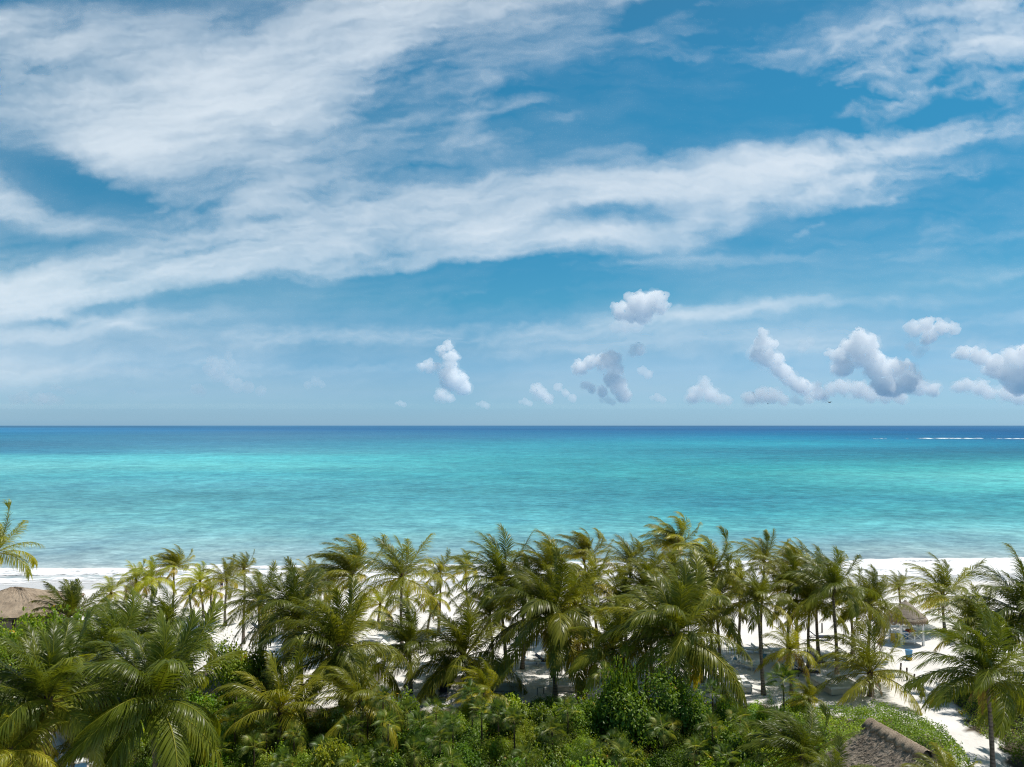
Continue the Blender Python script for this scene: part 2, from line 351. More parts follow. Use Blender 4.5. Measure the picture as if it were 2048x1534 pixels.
cumulus([(1408, 762, 8), (1408, 775, 12), (1395, 787, 15), (1420, 788, 15), (1440, 798, 12), (1380, 797, 10), (1455, 802, 8)], 'pointed low cloud left of the tall leaning tower', 'soft', seed=9)
cumulus([(1524, 668, 9), (1526, 684, 14), (1542, 690, 11), (1515, 706, 15), (1532, 716, 17), (1550, 722, 15), (1560, 740, 16), (1578, 756, 15), (1592, 770, 15), (1610, 778, 14), (1632, 776, 10), (1640, 788, 12)], 'tall white cloud leaning right from a narrow top', seed=10)
cumulus([(1500, 796, 12), (1522, 792, 14), (1545, 793, 14), (1565, 800, 10)], 'low flat cloud at the foot of the tall leaning cloud', 'soft', seed=11, D=37000.)
cumulus([(1720, 682, 19), (1738, 690, 17), (1700, 696, 17), (1676, 716, 16), (1665, 708, 10), (1690, 735, 18), (1725, 712, 22), (1742, 722, 20), (1752, 742, 20), (1780, 738, 18), (1800, 742, 18), (1818, 738, 16), (1828, 758, 17), (1812, 768, 18), (1845, 775, 15), (1868, 780, 13), (1790, 775, 20), (1760, 770, 20)], 'largest heaped white cumulus above the sea at right', seed=12)
cumulus([(1668, 778, 12), (1690, 774, 14), (1712, 780, 16), (1740, 790, 14), (1770, 792, 13), (1800, 795, 12), (1650, 792, 10), (1620, 796, 9)], 'low shaded cloud bank under the largest cumulus', 'soft', seed=13, D=37000.)
cumulus([(1832, 656, 13), (1850, 650, 14), (1868, 662, 13), (1885, 655, 14), (1900, 658, 11), (1860, 674, 12), (1850, 682, 8)], 'small bright cloud up and right of the largest cumulus', seed=14)
cumulus([(1818, 694, 10), (1835, 704, 12), (1848, 698, 8)], 'wispy faint cloud under the small bright cloud at right', 'faint', seed=15)
cumulus([(1608, 690, 9), (1620, 684, 8), (1604, 698, 8)], 'wispy faint cloud between the tall leaning cloud and the largest cumulus', 'faint', seed=16)
cumulus([(1925, 708, 12), (1945, 706, 14), (1962, 716, 15), (1980, 728, 15), (2000, 740, 17), (2025, 750, 20), (2030, 715, 17), (2045, 705, 17), (2062, 720, 22), (2060, 750, 25), (2040, 770, 20)], 'slanting white cloud bank at the right edge', seed=17)
cumulus([(1915, 775, 11), (1935, 770, 13), (1958, 776, 14), (1980, 785, 13), (2005, 788, 14), (2035, 795, 14)], 'low pale bank under the slanting cloud at the right edge', 'soft', seed=18, D=37000.)
cumulus([(425, 722, 11), (415, 738, 12), (440, 732, 14), (435, 750, 14), (458, 712, 8), (462, 725, 8), (455, 760, 12), (475, 772, 14), (500, 775, 12), (520, 782, 10), (390, 778, 11), (405, 784, 9)], 'dull grey ragged cloud over the sea at left', 'faint', seed=19)
cumulus([(30, 800, 10), (50, 797, 12), (75, 798, 13), (100, 798, 13), (125, 802, 9)], 'low flat grey cloud at far left above the horizon', 'faint', seed=20)
cumulus([(615, 770, 8), (632, 764, 9), (645, 770, 7)], 'faint grey scrap of cloud right of the dull grey cloud', 'faint', seed=21)
for i, (x, y, r) in enumerate([(800, 806, 6), (965, 808, 7), (1050, 803, 7), (1315, 795, 8), (112, 774, 6), (140, 782, 6), (265, 783, 5), (1215, 800, 8), (1590, 800, 8)]):
    cumulus([(x, y, r), (x+r*1.3, y+r*.5, r*.8), (x-r*1.2, y+1, r*.7)], 'tiny faint cloud scrap near the horizon, number %d from left' % (1+[112, 140, 265, 800, 965, 1050, 1215, 1315, 1590].index(x)), 'faint' if x < 500 else 'soft', seed=40+i)

# ------------------------------------------------------------------ ground: one sheet, dune to sea bed
def spaced(a, b, st, far, g=1.25):
    l = list(np.arange(a, b+st/2, st)); s = st; lo = [a]; hi = [l[-1]]
    while hi[-1] < far: s *= g; hi.append(hi[-1]+s)
    s = st
    while lo[-1] > -far: s *= g; lo.append(lo[-1]-s)
    return np.array(lo[:0:-1]+l+hi[1:])
def poly_in(x, y, P):
    c = np.zeros(np.shape(x), bool); n = len(P)
    for i in range(n):
        x1, y1 = P[i]; x2, y2 = P[(i+1) % n]
        if y1 == y2: continue
        k = ((y1 > y) != (y2 > y)) & (x < (x2-x1)*(y-y1)/(y2-y1)+x1); c ^= k
    return c
def gp(L, z=0.): return [tuple(grd(x, y, z)[:2]) for x, y in L]
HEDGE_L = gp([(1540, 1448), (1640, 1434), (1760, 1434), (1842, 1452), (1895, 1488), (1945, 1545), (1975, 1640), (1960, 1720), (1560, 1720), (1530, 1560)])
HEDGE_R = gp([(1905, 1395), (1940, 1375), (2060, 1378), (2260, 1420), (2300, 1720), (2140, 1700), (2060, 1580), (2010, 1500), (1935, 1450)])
SHADE_POLYS = [gp([(-300, 1300), (60, 1300), (150, 1330), (330, 1340), (520, 1360), (560, 1405), (700, 1425), (860, 1418), (960, 1405), (1120, 1400), (1190, 1415), (1380, 1402), (1560, 1410), (1560, 1900), (-300, 1900)]), HEDGE_L, HEDGE_R]  # shade under shrubs and hedges, painted as dark ground inside these outlines
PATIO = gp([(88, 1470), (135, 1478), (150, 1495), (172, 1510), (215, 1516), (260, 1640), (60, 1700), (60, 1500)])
def ground():
    xs = spaced(-62, 66, .5, 2.5e5, 1.3); yy = spaced(30, 124, .5, 2.5e5, 1.3)
    X, Y = np.meshgrid(xs, yy); Z = gz(X, Y)
    Z = np.maximum(Z, -60)
    rr = np.random.default_rng(3)
    dn = (Y > 40) & (Y < 100) & (np.abs(X) < 64)
    Z = Z+dn*.022*rr.standard_normal(Z.shape)
    shade_mask = np.zeros(X.shape)
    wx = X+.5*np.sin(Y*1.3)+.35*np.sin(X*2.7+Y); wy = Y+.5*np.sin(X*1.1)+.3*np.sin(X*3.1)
    for P in SHADE_POLYS: shade_mask = np.maximum(shade_mask, poly_in(wx, wy, P))
    shade_mask = np.where(poly_in(X, Y, PATIO), 0, shade_mask)
    h, w_ = X.shape; i = (np.arange(h-1)[:, None]*w_+np.arange(w_-1)[None]).ravel(); Q = np.c_[i, i+1, i+w_+1, i+w_]
    m, N, L = mat('beach_sand'); o = N.new('ShaderNodeOutputMaterial'); p = N.new('ShaderNodeBsdfPrincipled'); L.new(p.outputs[0], o.inputs[0])
    ge = N.new('ShaderNodeNewGeometry'); se = N.new('ShaderNodeSeparateXYZ'); L.new(ge.outputs['Position'], se.inputs[0])
    n1 = node(N, 'ShaderNodeTexNoise', Scale=.35, Detail=8, Roughness=.65); L.new(ge.outputs['Position'], n1.inputs['Vector'])
    dry = ramp(N, [(.3, (.66, .63, .585)), (.55, (.75, .725, .69)), (.75, (.80, .78, .75))]); L.new(n1.outputs[0], dry.inputs[0])
    # distance to the waterline, wavering
    sh = N.new('ShaderNodeMath'); sh.operation = 'MULTIPLY_ADD'; L.new(se.outputs['X'], sh.inputs[0]); sh.inputs[1].default_value = -.045; L.new(se.outputs['Y'], sh.inputs[2])
    n2 = node(N, 'ShaderNodeTexNoise', Scale=.06, Detail=3); L.new(ge.outputs['Position'], n2.inputs['Vector'])
    s2 = N.new('ShaderNodeMath'); s2.operation = 'MULTIPLY_ADD'; L.new(n2.outputs[0], s2.inputs[0]); s2.inputs[1].default_value = 6; L.new(sh.outputs[0], s2.inputs[2])
    wet = node(N, 'ShaderNodeMapRange'); wet.inputs['From Min'].default_value = 104.5; wet.inputs['From Max'].default_value = 107; L.new(s2.outputs[0], wet.inputs[0])
    mw = N.new('ShaderNodeMix'); mw.data_type = 'RGBA'; L.new(wet.outputs[0], mw.inputs['Factor']); L.new(dry.outputs[0], mw.inputs['A']); mw.inputs['B'].default_value = (.58, .565, .55, 1)
    # strand line of dried weed
    wl = N.new('ShaderNodeMath'); wl.operation = 'SUBTRACT'; L.new(s2.outputs[0], wl.inputs[0]); wl.inputs[1].default_value = 101.3
    wa = N.new('ShaderNodeMath'); wa.operation = 'ABSOLUTE'; L.new(wl.outputs[0], wa.inputs[0])
    wr = node(N, 'ShaderNodeMapRange'); wr.inputs['From Min'].default_value = .9; wr.inputs['From Max'].default_value = .1; L.new(wa.outputs[0], wr.inputs[0])
    n3 = node(N, 'ShaderNodeTexNoise', Scale=1.6, Detail=4); L.new(ge.outputs['Position'], n3.inputs['Vector'])
    wn = node(N, 'ShaderNodeMapRange'); wn.inputs['From Min'].default_value = .48; wn.inputs['From Max'].default_value = .62; wn.inputs['To Max'].default_value = .55; L.new(n3.outputs[0], wn.inputs[0])
    wm = N.new('ShaderNodeMath'); wm.operation = 'MULTIPLY'; L.new(wr.outputs[0], wm.inputs[0]); L.new(wn.outputs[0], wm.inputs[1])
    m2 = N.new('ShaderNodeMix'); m2.data_type = 'RGBA'; L.new(wm.outputs[0], m2.inputs['Factor']); L.new(mw.outputs['Result'], m2.inputs['A']); m2.inputs['B'].default_value = (.22, .16, .11, 1)
    la = N.new('ShaderNodeAttribute'); la.attribute_name = 'ground_shade'
    lr = ramp(N, [(.35, (.05, .038, .024)), (.6, (.10, .078, .05)), (.75, (.28, .24, .19))]); n4 = node(N, 'ShaderNodeTexNoise', Scale=2.3, Detail=6); L.new(ge.outputs['Position'], n4.inputs['Vector']); L.new(n4.outputs[0], lr.inputs[0])  # dark brown standing in for the shade between the bushes
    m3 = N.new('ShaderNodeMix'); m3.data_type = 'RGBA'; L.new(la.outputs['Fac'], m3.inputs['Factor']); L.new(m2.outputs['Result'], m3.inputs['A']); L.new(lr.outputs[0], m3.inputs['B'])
    L.new(m3.outputs['Result'], p.inputs['Base Color'])
    rg = node(N, 'ShaderNodeMapRange'); rg.inputs['To Min'].default_value = .9; rg.inputs['To Max'].default_value = .35; L.new(wet.outputs[0], rg.inputs[0]); L.new(rg.outputs[0], p.inputs['Roughness'])
    bn = node(N, 'ShaderNodeTexNoise', Scale=1.7, Detail=7, Roughness=.7); L.new(ge.outputs['Position'], bn.inputs['Vector'])
    bp = node(N, 'ShaderNodeBump', Strength=.8, Distance=.14); L.new(bn.outputs[0], bp.inputs['Height']); L.new(bp.outputs[0], p.inputs['Normal'])
    tag(mesh_np('beach', np.c_[X.ravel(), Y.ravel(), Z.ravel()], Q, [m], smooth=True, attrs={'ground_shade': shade_mask.ravel()}), kind='structure')
ground()

# ------------------------------------------------------------------ sea
SEAZ = -1.0
SEA_Y = [852, 858, 864, 872, 885, 900, 912, 930, 945, 965, 990, 1020, 1060, 1090, 1112, 1135, 1200]
SEA_X = [0, 512, 1024, 1536, 2048]
SEA_C = [[(82,150,186),(76,142,180),(70,134,174),(64,128,170),(64,130,170)],
 [(64,142,184),(62,128,172),(52,120,166),(44,112,160),(42,112,160)],
 [(62,145,184),(78,138,172),(58,130,168),(42,120,162),(34,106,152)],
 [(66,142,170),(86,145,170),(70,142,172),(48,145,176),(38,112,158)],
 [(78,140,165),(86,152,176),(75,165,180),(60,165,182),(48,138,168)],
 [(76,150,176),(98,175,186),(80,178,188),(60,148,168),(54,136,162)],
 [(104,200,206),(104,208,210),(82,182,188),(62,158,172),(60,148,165)],
 [(128,214,212),(116,214,212),(82,176,184),(66,174,178),(92,200,196)],
 [(100,188,194),(98,198,204),(80,178,184),(76,178,180),(112,210,204)],
 [(106,188,194),(104,188,196),(84,174,182),(66,164,172),(94,194,192)],
 [(110,184,190),(94,172,180),(86,172,180),(64,148,162),(74,162,170)],
 [(122,188,190),(106,184,188),(96,178,184),(76,168,174),(84,174,178)],
 [(128,182,184),(122,188,188),(112,184,186),(98,176,178),(112,182,184)],
 [(138,180,182),(138,186,188),(130,184,186),(120,174,178),(136,184,184)],
 [(152,182,182),(148,186,186),(144,184,184),(138,178,178),(150,184,182)],
 [(170,190,186),(165,190,186),(160,188,186),(160,186,184),(168,188,184)],
 [(170,190,186),(165,190,186),(160,188,186),(160,186,184),(168,188,184)]]
SEA_SRC = 1.0
def sea():
    q = [0.0]
    yy = [100.]
    while yy[-1] < 2.2e5: yy.append(yy[-1]*1.012 if yy[-1] < 4000 else yy[-1]*1.05)
    yy = np.array(yy); us = np.r_[np.linspace(-3, -.8, 10)[:-1], np.linspace(-.8, .8, 161), np.linspace(.8, 3, 10)[1:]]
    U, Y = np.meshgrid(us, yy); X = U*(Y+40)
    X = np.where(Y < 400, X*1.0, X)
    pxx = 1024+F*X/Y; pyy = 851+F*(CAMZ-SEAZ)/Y
    rr = np.random.default_rng(5)
    # sand bars and weed beds waver
    wv = frf((512, 1024), 3.2, 4, 1, 0, 11); 
    pyn = pyy+ (pyy-849)*.055*samp(wv, (pxx*.18+300) % 1000, (np.log(Y)*95) % 500)
    pxn = pxx+60*samp(wv, (pxx*.11+100) % 1000, (np.log(Y)*60+50) % 500)
    C = (np.array(SEA_C)/255.)**2.2
    fy = np.interp(pyn, SEA_Y, np.arange(len(SEA_Y))); fx = np.interp(pxn, SEA_X, np.arange(5))
    col = np.stack([samp(C[..., k], fx, fy) for k in range(3)], -1)
    bl = samp(frf((512, 1024), 2.6, 5, 1, 0, 12), (pxx*.25+300) % 1000, (np.log(Y)*140) % 500)
    col *= (1+.055*bl*sst(-1, 0, -np.abs(0*bl)))[..., None]
    col = np.clip(col*np.array([.70, .66, .71]), .004, .8)
    col = col*(1+.20*sst(220, 130, Y))[..., None]*np.array([1, 1, 1.])
    col[..., 0] *= 1+.06*sst(200, 125, Y)
    h, w_ = X.shape; i = (np.arange(h-1)[:, None]*w_+np.arange(w_-1)[None]).ravel(); Q = np.c_[i, i+1, i+w_+1, i+w_]
    m, N, L = mat('sea_water'); o = N.new('ShaderNodeOutputMaterial')
    a = N.new('ShaderNodeAttribute'); a.attribute_name = 'seabed'
    ge = N.new('ShaderNodeNewGeometry')
    def noise(sc, det, rough, stx, sty, rz=0):
        mp = N.new('ShaderNodeMapping'); mp.inputs['Scale'].default_value = (stx, sty, 1); mp.inputs['Rotation'].default_value = (0, 0, rz)
        L.new(ge.outputs['Position'], mp.inputs[0]); n = node(N, 'ShaderNodeTexNoise', Scale=sc, Detail=det, Roughness=rough); L.new(mp.outputs[0], n.inputs['Vector']); return n
    w1 = noise(.26, 8, .8, .55, 1, .06); w2 = noise(.05, 5, .6, .35, 1, -.05); w3 = noise(1.3, 3, .6, .6, 1, .2)
    ad = N.new('ShaderNodeMath'); ad.operation = 'MULTIPLY_ADD'; L.new(w2.outputs[0], ad.inputs[0]); ad.inputs[1].default_value = 1.6; L.new(w1.outputs[0], ad.inputs[2])
    ad2 = N.new('ShaderNodeMath'); ad2.operation = 'MULTIPLY_ADD'; L.new(w3.outputs[0], ad2.inputs[0]); ad2.inputs[1].default_value = .25; L.new(ad.outputs[0], ad2.inputs[2])
    bp = node(N, 'ShaderNodeBump', Strength=1, Distance=1.5); L.new(ad2.outputs[0], bp.inputs['Height'])
    # light and shade of the wavelets painted into the water colour by noise
    cr = ramp(N, [(.28, (.66, .72, .78)), (.5, (1, 1, 1)), (.72, (1.28, 1.22, 1.18))]); L.new(w1.outputs[0], cr.inputs[0])
    cr2 = ramp(N, [(.3, (.82, .86, .9)), (.5, (1, 1, 1)), (.7, (1.1, 1.08, 1.05))]); L.new(w2.outputs[0], cr2.inputs[0])
    x1 = N.new('ShaderNodeMix'); x1.data_type = 'RGBA'; x1.blend_type = 'MULTIPLY'; x1.inputs['Factor'].default_value = 1; L.new(a.outputs['Color'], x1.inputs['A']); L.new(cr.outputs[0], x1.inputs['B'])
    x2 = N.new('ShaderNodeMix'); x2.data_type = 'RGBA'; x2.blend_type = 'MULTIPLY'; x2.inputs['Factor'].default_value = 1; L.new(x1.outputs['Result'], x2.inputs['A']); L.new(cr2.outputs[0], x2.inputs['B'])
    for sc_, stx, lo_, hi_ in ((.055, 1.3, .88, 1.10), (.016, 3.0, .92, 1.06), (.45, .8, .80, 1.22), (1.6, .7, .88, 1.12)):  # more sizes of the same painted wavelet light and shade
        wn_ = noise(sc_, 3, .6, stx, 1, .04); rn_ = ramp(N, [(.36, (lo_, lo_*1.02, lo_*1.05)), (.5, (1, 1, 1)), (.64, (hi_, hi_*.99, hi_*.98))]); L.new(wn_.outputs[0], rn_.inputs[0])
        xx_ = N.new('ShaderNodeMix'); xx_.data_type = 'RGBA'; xx_.blend_type = 'MULTIPLY'; xx_.inputs['Factor'].default_value = 1; L.new(x2.outputs['Result'], xx_.inputs['A']); L.new(rn_.outputs[0], xx_.inputs['B']); x2 = xx_
    # whitecaps, a few
    wc = noise(.16, 5, .7, .25, 1, .1); wr = node(N, 'ShaderNodeMapRange'); wr.inputs['From Min'].default_value = .735; wr.inputs['From Max'].default_value = .76; L.new(wc.outputs[0], wr.inputs[0])
    x3 = N.new('ShaderNodeMix'); x3.data_type = 'RGBA'; L.new(wr.outputs[0], x3.inputs['Factor']); L.new(x2.outputs['Result'], x3.inputs['A']); x3.inputs['B'].default_value = (.62, .66, .68, 1)
    df = N.new('ShaderNodeBsdfDiffuse'); L.new(x3.outputs['Result'], df.inputs['Color'])
    gl = node(N, 'ShaderNodeBsdfGlossy', Roughness=.28); L.new(bp.outputs[0], gl.inputs['Normal'])
    # rough sea: wave slopes keep the mean reflectance low even near the horizon
    fr = node(N, 'ShaderNodeFresnel', IOR=1.33); L.new(bp.outputs[0], fr.inputs['Normal'])
    fm = node(N, 'ShaderNodeMapRange'); fm.inputs['From Min'].default_value = .02; fm.inputs['From Max'].default_value = 1; fm.inputs['To Min'].default_value = .02; fm.inputs['To Max'].default_value = .15; L.new(fr.outputs[0], fm.inputs[0])
    mx = N.new('ShaderNodeMixShader'); L.new(fm.outputs[0], mx.inputs[0]); L.new(df.outputs[0], mx.inputs[1]); L.new(gl.outputs[0], mx.inputs[2]); L.new(mx.outputs[0], o.inputs[0])
    tag(mesh_np('sea', np.c_[X.ravel(), Y.ravel(), np.full(X.size, SEAZ)], Q, [m], smooth=True, attrs={'seabed': col.reshape(-1, 3)}), kind='structure')
sea()
def foam():
    # breakers and the sheet of foam they push up the sand
    xs = np.linspace(-130, 150, 900); ts = np.linspace(0, 1, 60)
    f1 = frf((256, 1024), 2.8, 1.5, 1, 0, 21); f2 = frf((256, 1024), 2.0, 2.2, 1, 0, 22)
    X, T = np.meshgrid(xs, ts)
    near = 108.5+.045*X+1.0*np.sin(X*.11)+.6*np.sin(X*.31+1); far = 122.5+.045*X+1.2*np.sin(X*.05+2)+.5*np.sin(X*.23)
    far = far+2.6*sst(30, 70, X)
    Y = near+(far-near)*T
    n1 = samp(f1, (X*3+400) % 1020, (Y*3.0) % 250); n2 = samp(f2, (X*6+900) % 1020, (Y*9.0) % 250)
    crest = np.exp(-((T-.93)/.035)**2)+.6*np.exp(-((T-.70-.05*np.sin(X*.09))/.03)**2)+.35*np.exp(-((T-.45)/.03)**2)
    Z = np.maximum(SEAZ+.03, gz(X, Y)+.035)+crest*(.34+.12*n1)*sst(0, .12, T)+.03*n2*sst(.05, .2, T)
    A = sst(0, .03, T)*(1-sst(.965, 1, T))*np.clip(.88+.10*n1+.10*n2-.35*sst(.12, .0, T)*0, 0, 1)
    A *= np.clip(.72+.5*crest+.16*n2+.1*n1, 0, 1)
    h, w_ = X.shape; i = (np.arange(h-1)[:, None]*w_+np.arange(w_-1)[None]).ravel(); Q = np.c_[i, i+1, i+w_+1, i+w_]
    m, N, L = mat('sea_foam'); o = N.new('ShaderNodeOutputMaterial'); a = N.new('ShaderNodeAttribute'); a.attribute_name = 'cover'
    ge = N.new('ShaderNodeNewGeometry'); nz = node(N, 'ShaderNodeTexNoise', Scale=.8, Detail=7, Roughness=.7); L.new(ge.outputs['Position'], nz.inputs['Vector'])
    ad = N.new('ShaderNodeMath'); ad.operation = 'ADD'; L.new(a.outputs['Fac'], ad.inputs[0]); L.new(nz.outputs[0], ad.inputs[1])
    r = node(N, 'ShaderNodeMapRange'); r.inputs['From Min'].default_value = .85; r.inputs['From Max'].default_value = 1.25; L.new(ad.outputs[0], r.inputs[0])
    df = node(N, 'ShaderNodeBsdfDiffuse', Color=(.80, .81, .82, 1)); tp = N.new('ShaderNodeBsdfTransparent'); mx = N.new('ShaderNodeMixShader')
    L.new(r.outputs[0], mx.inputs[0]); L.new(tp.outputs[0], mx.inputs[1]); L.new(df.outputs[0], mx.inputs[2]); L.new(mx.outputs[0], o.inputs[0])
    tag(mesh_np('foam', np.c_[X.ravel(), Y.ravel(), Z.ravel()], Q, [m], smooth=True, attrs={'cover': A.ravel()}), 'white surf foam washing onto the pale beach', 'foam', kind='stuff')
    # white water on the reef, far right
    xs = np.linspace(500, 1500, 700); ts = np.linspace(0, 1, 8); X, T = np.meshgrid(xs, ts)
    n1 = samp(f1, (X*.8) % 1020, X*0+20.); n2 = samp(f2, (X*1.9) % 1020, X*0+90.)
    wd = np.clip(13+8*n1+8*n2, 4, 40)*sst(500, 640, X)
    cen = 1240+.02*(X-700)+14*samp(f1, (X*.3) % 1020, X*0+150.)
    Y = cen+(T-.5)*wd*1.0; Z = SEAZ+.05+1.0*np.sin(pi*T)*np.clip(.7+.6*n2, 0, 1.5)
    cov = np.clip(.66+.28*n1+.2*n2-.35*(1-sst(620, 820, X)), 0, 1)*sst(0, .2, T)*(1-sst(.8, 1, T))
    h, w_ = X.shape; i = (np.arange(h-1)[:, None]*w_+np.arange(w_-1)[None]).ravel(); Q = np.c_[i, i+1, i+w_+1, i+w_]
    tag(mesh_np('reef_foam', np.c_[X.ravel(), Y.ravel(), Z.ravel()], Q, [m], smooth=True, attrs={'cover': cov.ravel()}), 'thin white line of waves breaking on the distant reef', 'foam', kind='stuff')
foam()
# ------------------------------------------------------------------ palms
PALM_STOPS = [(0, (.090, .114, .012)), (.3, (.178, .194, .019)), (.6, (.31, .30, .03)), (.8, (.40, .34, .04)), (.93, (.24, .13, .035)), (1, (.13, .075, .035))]
M_palm = leafmat('palm_leaf', PALM_STOPS, transl=.34, rough=.36, spec=.33, var=.2)
M_fan = leafmat('fan_leaf', [(0, (.05, .095, .016)), (.5, (.12, .17, .03)), (.8, (.28, .29, .07)), (1, (.32, .25, .11))], transl=.3, rough=.42, spec=.3, var=.2)
M_shrub = leafmat('shrub_leaf', [(0, (.07, .115, .013)), (.5, (.15, .22, .02)), (.85, (.30, .36, .045)), (1, (.34, .20, .035))], transl=.32, rough=.42, spec=.35, var=.28)
def trunkmat(name, c1, c2, ring=26):
    m, N, L = mat(name); o = N.new('ShaderNodeOutputMaterial'); p = N.new('ShaderNodeBsdfPrincipled'); L.new(p.outputs[0], o.inputs[0]); p.inputs['Roughness'].default_value = .85
    tc = N.new('ShaderNodeTexCoord'); wv = node(N, 'ShaderNodeTexWave', Scale=1.6, Distortion=1.2, Detail=3); wv.bands_direction = 'Z'; L.new(tc.outputs['Object'], wv.inputs['Vector'])
    nz = node(N, 'ShaderNodeTexNoise', Scale=5, Detail=6); L.new(tc.outputs['Object'], nz.inputs['Vector'])
    ad = N.new('ShaderNodeMath'); ad.operation = 'MULTIPLY_ADD'; L.new(wv.outputs['Fac'], ad.inputs[0]); ad.inputs[1].default_value = .3; L.new(nz.outputs[0], ad.inputs[2])
    r = ramp(N, [(.35, c1), (.8, c2)]); L.new(ad.outputs[0], r.inputs[0]); L.new(r.outputs[0], p.inputs['Base Color'])
    b = node(N, 'ShaderNodeBump', Strength=.8, Distance=.04); L.new(ad.outputs[0], b.inputs['Height']); L.new(b.outputs[0], p.inputs['Normal'])
    return m
M_trunk = trunkmat('palm_bark', (.085, .062, .045), (.24, .19, .15))
M_boot = simple('palm_fibre', (.075, .045, .025), .9, .4, 6, .6, 20)
M_nut = simple('coconut_husk', (.16, .13, .03), .5, .4, 4)
WIND = np.array([-1., .12, 0])
UPZ = np.array([0, 0, 1.])
def nrm(a): return a/np.maximum(np.linalg.norm(a, axis=-1, keepdims=True), 1e-9)
def frond(r_, L, az, el, droop, wind, tint, leafL=.24, nl=78, dens=1., hang=1., w0=.021):
    """one feather leaf: midrib bending under its weight and the wind, blades to both sides"""
    n = 18; t = np.linspace(0, 1, n+1); P = np.zeros((n+1, 3)); d = np.array([cos(az)*cos(el), sin(az)*cos(el), sin(el)]); T = [d]
    twist = r_.normal()*.25
    for i in range(n):
        k = t[i]
        d = nrm(d+np.array([0, 0, -1])*droop*(.25+1.6*k)/n*(1.05-abs(d[2])*.55)+WIND*wind*(.2+1.5*k)/n)
        P[i+1] = P[i]+d*L/n; T.append(d)
    T = np.array(T)
    Vs, Qs, Ts = [], [], []
    # midrib as a three sided tapering rod
    S = nrm(np.cross(T, UPZ)+1e-4); U = np.cross(S, T); rad = (.036*(1-t)**.8+.007)*L/4.2
    ring = np.stack([P+S*rad[:, None]*a+U*rad[:, None]*b for a, b in ((1, .4), (-1, .4), (0, -1))], 1)
    Vs.append(ring.reshape(-1, 3)); i = np.arange(n)[:, None]*3
    q = np.concatenate([np.c_[i+j, i+(j+1) % 3, i+3+(j+1) % 3, i+3+j] for j in range(3)]); Qs.append(q)
    Ts.append(np.full((n+1)*3, min(1, .52+.3*tint+.1*r_.random()))); off = (n+1)*3
    tj = np.linspace(.13, .995, nl)+r_.normal(size=nl)*.003; tj = np.clip(tj, .1, 1)
    fi = tj*n; a = np.minimum(fi.astype(int), n-1); b = (fi-a)[:, None]
    Pj = P[a]*(1-b)+P[a+1]*b; Tj = nrm(T[a]*(1-b)+T[a+1]*b); Sj = nrm(np.cross(Tj, UPZ)+1e-4); Uj = np.cross(Sj, Tj)
    c, s_ = cos(twist), sin(twist); Sj, Uj = Sj*c+Uj*s_, Uj*c-Sj*s_
    ll = leafL*L*(.55+.75*np.sin(pi*np.clip((tj-.05)/1.08, 0, 1))**.7*1.0)*(1-.35*tj)
    for s in (-1, 1):
        al = (1.05-.72*tj**1.3+r_.normal(size=nl)*.05)[:, None]; be = (.30-.35*hang+r_.normal(size=nl)*.10)[:, None]
        D = nrm(Tj*np.cos(al)+s*Sj*np.sin(al)*np.cos(be)+Uj*np.sin(be)); W = nrm(np.cross(D, Uj)); W = nrm(W+Uj*r_.normal(size=(nl, 1))*.25)
        lj = (ll*r_.uniform(.85, 1.1, nl))[:, None]
        pts = [Pj]; dd = D
        for k in range(3):
            pts.append(pts[-1]+dd*lj/3); dd = nrm(dd+np.array([0, 0, -1.])*(.30+.28*k)*hang+WIND*wind*(.22+.25*k)*.9+r_.normal(size=(nl, 3))*.05)
        ws = np.array([.55, 1., .8, .12])*w0*L/4.2
        vv = np.stack([p+sg*W*wk for p, wk in zip(pts, ws) for sg in (-1, 1)], 1)  # nl,8,3
        Vs.append(vv.reshape(-1, 3)); i = (np.arange(nl)*8)[:, None]+off
        Qs.append(np.concatenate([np.c_[i+2*k, i+2*k+1, i+2*k+3, i+2*k+2] for k in range(3)])); off += nl*8
        tt = np.clip(tint+r_.normal(size=nl)*.07+.10*(tj > .9), 0, 1)
        tip = np.array([-.04, -.04, -.02, -.02, .02, .02, .16, .16])
        Ts.append(np.clip(tt[:, None]+tip, 0, 1).ravel())
    return np.concatenate(Vs), np.concatenate(Qs), np.concatenate(Ts)
def join(parts):
    V, Q, T, o = [], [], [], 0
    for v, q, t in parts: V.append(v); Q.append(q+o); T.append(t); o += len(v)
    return np.concatenate(V), np.concatenate(Q), np.concatenate(T)
def crown_mesh(seed, n=26, L=4.2, wind=.7, droop=1.0, yellow=0., nl=78, top=82, low=-28, hang=1.05, leafL=.25):
    r_ = np.random.default_rng(seed); out = []; az0 = r_.random()*6.28
    for i in range(n):
        f = (i/(n-1))**.85; az = az0+i*2.39996+r_.normal()*.2
        el = radians(top-(top-low)*f**1.15+r_.normal()*6)
        Li = L*(.72+.34*min(1, f*3))*r_.uniform(.88, 1.08)
        tint = yellow+.10+.26*f**2+r_.normal()*.09
        if f > .82 and r_.random() < .5: tint += .28
        out.append(frond(r_, Li, az, el, droop*(1.0+.45*f)*r_.uniform(.75, 1.3), wind*r_.uniform(.6, 1.3), np.clip(tint, 0, .9), nl=nl, hang=hang*(.75+.7*f), leafL=leafL))
    # spear leaf
    out.append(frond(r_, L*.62, r_.random()*6, radians(86), .1, wind*.3, yellow+.3, nl=20, hang=.1, leafL=.10))
    V, Q, T = join(out)
    return mesh_np('crown', V, Q, [M_palm], attrs={'tint': T}, link=False)
